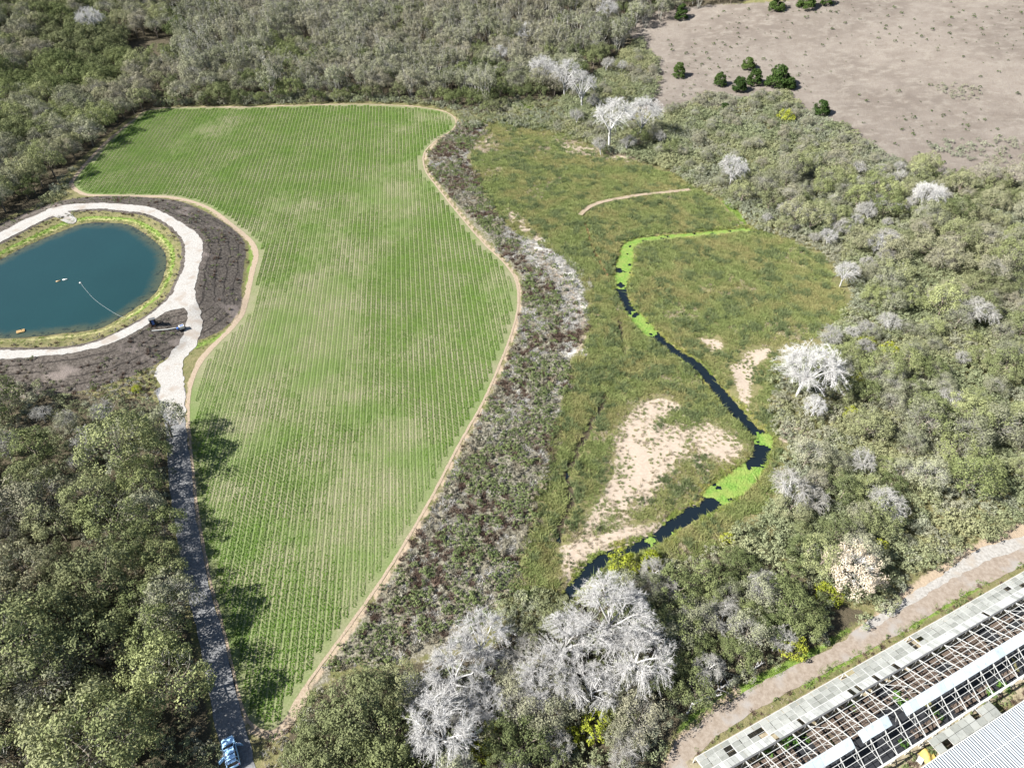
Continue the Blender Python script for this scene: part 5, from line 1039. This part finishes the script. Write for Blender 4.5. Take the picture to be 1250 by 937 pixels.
for k in range(4): g = Geo(); g.box((0, -0.48 + 0.32 * k, 0.22), (2.0, 0.28, 0.05)); g.build('plank', [M_rust], o)
for sx in (-0.7, 0.7): g = Geo(); g.tube([(sx, -0.65, 0.06), (sx, 0.65, 0.06)], 0.17, 8); g.build('pontoon', [M_orange], o)
g = Geo(); g.bar((0.3, 0, 0.2), (0.3, 0, 1.0), 0.1); g.build('mast', [M_trim], o); tag(o, 'small brown raft moored by the near bank of the pond', 'raft')
q = P(187, 394, 3.8); zb = float(height(q[None])[0]); o = empty('pump_cabinet', (*q, zb), 0.5)
g = Geo(); g.box((0, 0, 0.9), (1.5, 1.0, 1.7)); g.build('cabinet_body', [M_trim], o); g = Geo(); g.box((0.0, 0, 1.79), (1.65, 1.15, 0.07)); g.build('cabinet_lid', [M_gutter], o)
g = Geo(); g.box((0, -0.52, 0.9), (0.62, 0.05, 1.3)); dr = g.build('cabinet_door', [M_blue], o); g = Geo(); g.box((0.22, -0.56, 0.95), (0.05, 0.04, 0.2)); g.build('handle', [M_rim], dr)
g = Geo(); g.tube([(0.75, 0.2, 0.5), (1.5, 0.4, 0.35), (2.1, 0.5, -0.2)], 0.12, 8); g.build('outlet_pipe', [M_trim], o); tag(o, 'dark upright pump cabinet beside the gravel path', 'cabinet')
q = P(219, 396, 3.4); zb = float(height(q[None])[0]); o = empty('pump_trailer', (*q, zb), 0.55)
g = Geo(); g.box((0, 0, 0.62), (2.7, 1.5, 0.14)); g.build('chassis', [M_trim], o); g = Geo(); g.box((0.35, 0, 1.2), (1.6, 1.15, 1.0)); g.build('engine_cover', [M_buoy], o)
g = Geo(); g.box((0.35, 0, 1.73), (1.2, 0.7, 0.06)); g.build('cover_hatch', [M_blue], o); g = Geo(); g.tube([(-0.95, -0.4, 1.0), (-0.95, 0.4, 1.0)], 0.36, 12); g.build('pump_housing', [M_blue], o)
g = Geo(); g.bar((-1.3, 0, 0.6), (-2.5, 0, 0.45), 0.12); g.build('drawbar', [M_trim], o); g = Geo(); g.tube([(0.8, 0.3, 1.7), (0.8, 0.3, 2.15)], 0.07, 8); g.build('exhaust', [M_rim], o)
for sy in (-0.85, 0.85): g = Geo(); g.tube([(0.2, sy - 0.1, 0.38), (0.2, sy + 0.1, 0.38)], 0.38, 14); g.build('wheel', [M_tyre], o)
o.scale = (0.8, 0.8, 0.8); tag(o, 'white and blue pump trailer parked where the gravel path forks', 'trailer')
q0 = P(205, 401, 2.6); g = Geo(); pts = [(*(q0 + np.array([dx, dy])), float(height((q0 + np.array([dx, dy]))[None])[0]) + 0.2) for dx, dy in ((-3.6, -1.6), (-1.8, -0.8), (0, 0), (1.6, 1.0))]
g.tube(pts, 0.14, 8); tag(g.build('irrigation_pipe', [M_buoy]), 'white pipe lying on the bank beside the pump trailer', 'pipe')
# fallen branches beside the dirt road
for k, (x, y, dx, dy, lb) in enumerate([(862, 850, 5.0, 2.6, 'longest fallen white branch above the grass verge'), (880, 838, 3.4, 2.4, 'fallen white branch right of the longest one'), (900, 826, 3.6, 1.6, 'fallen white branch near the dark green tree'), (846, 862, 2.5, 2.2, 'short fallen branch at the left end of the row'), (922, 815, 3.0, 1.4, 'fallen grey branch at the right end of the row'), (765, 905, 6.0, -2.0, 'long fallen white limb under the bright yellow bush')]):
    q = P(x, y, 0.2); o = empty('fallen_branch', (*q, 0.0), 0); g = Geo(); m_ = limb_points((-dx / 2, -dy / 2, 0.22), (dx, dy, 0.15), math.hypot(dx, dy), 6, 0.12, 0.0); m_[:, 2] = np.clip(m_[:, 2], 0.15, 0.6); g.tube(m_, np.linspace(0.16, 0.05, 7), 6); g.build('limb', [M_palebark], o)
    for j in (2, 3, 4, 5):
        for _ in range(2):
            g = Geo(); s_ = limb_points(m_[j], (dx * 0.15 + rng.normal(0, 0.6), dy * 0.15 + rng.normal(0, 0.6), 0.25), 1.0 + rng.random(), 3, 0.2, 0); g.tube(s_, np.linspace(0.06, 0.02, 4), 4); g.build('twig', [M_palebark], o)
    tag(o, lb, 'branch', 'fallen branches')
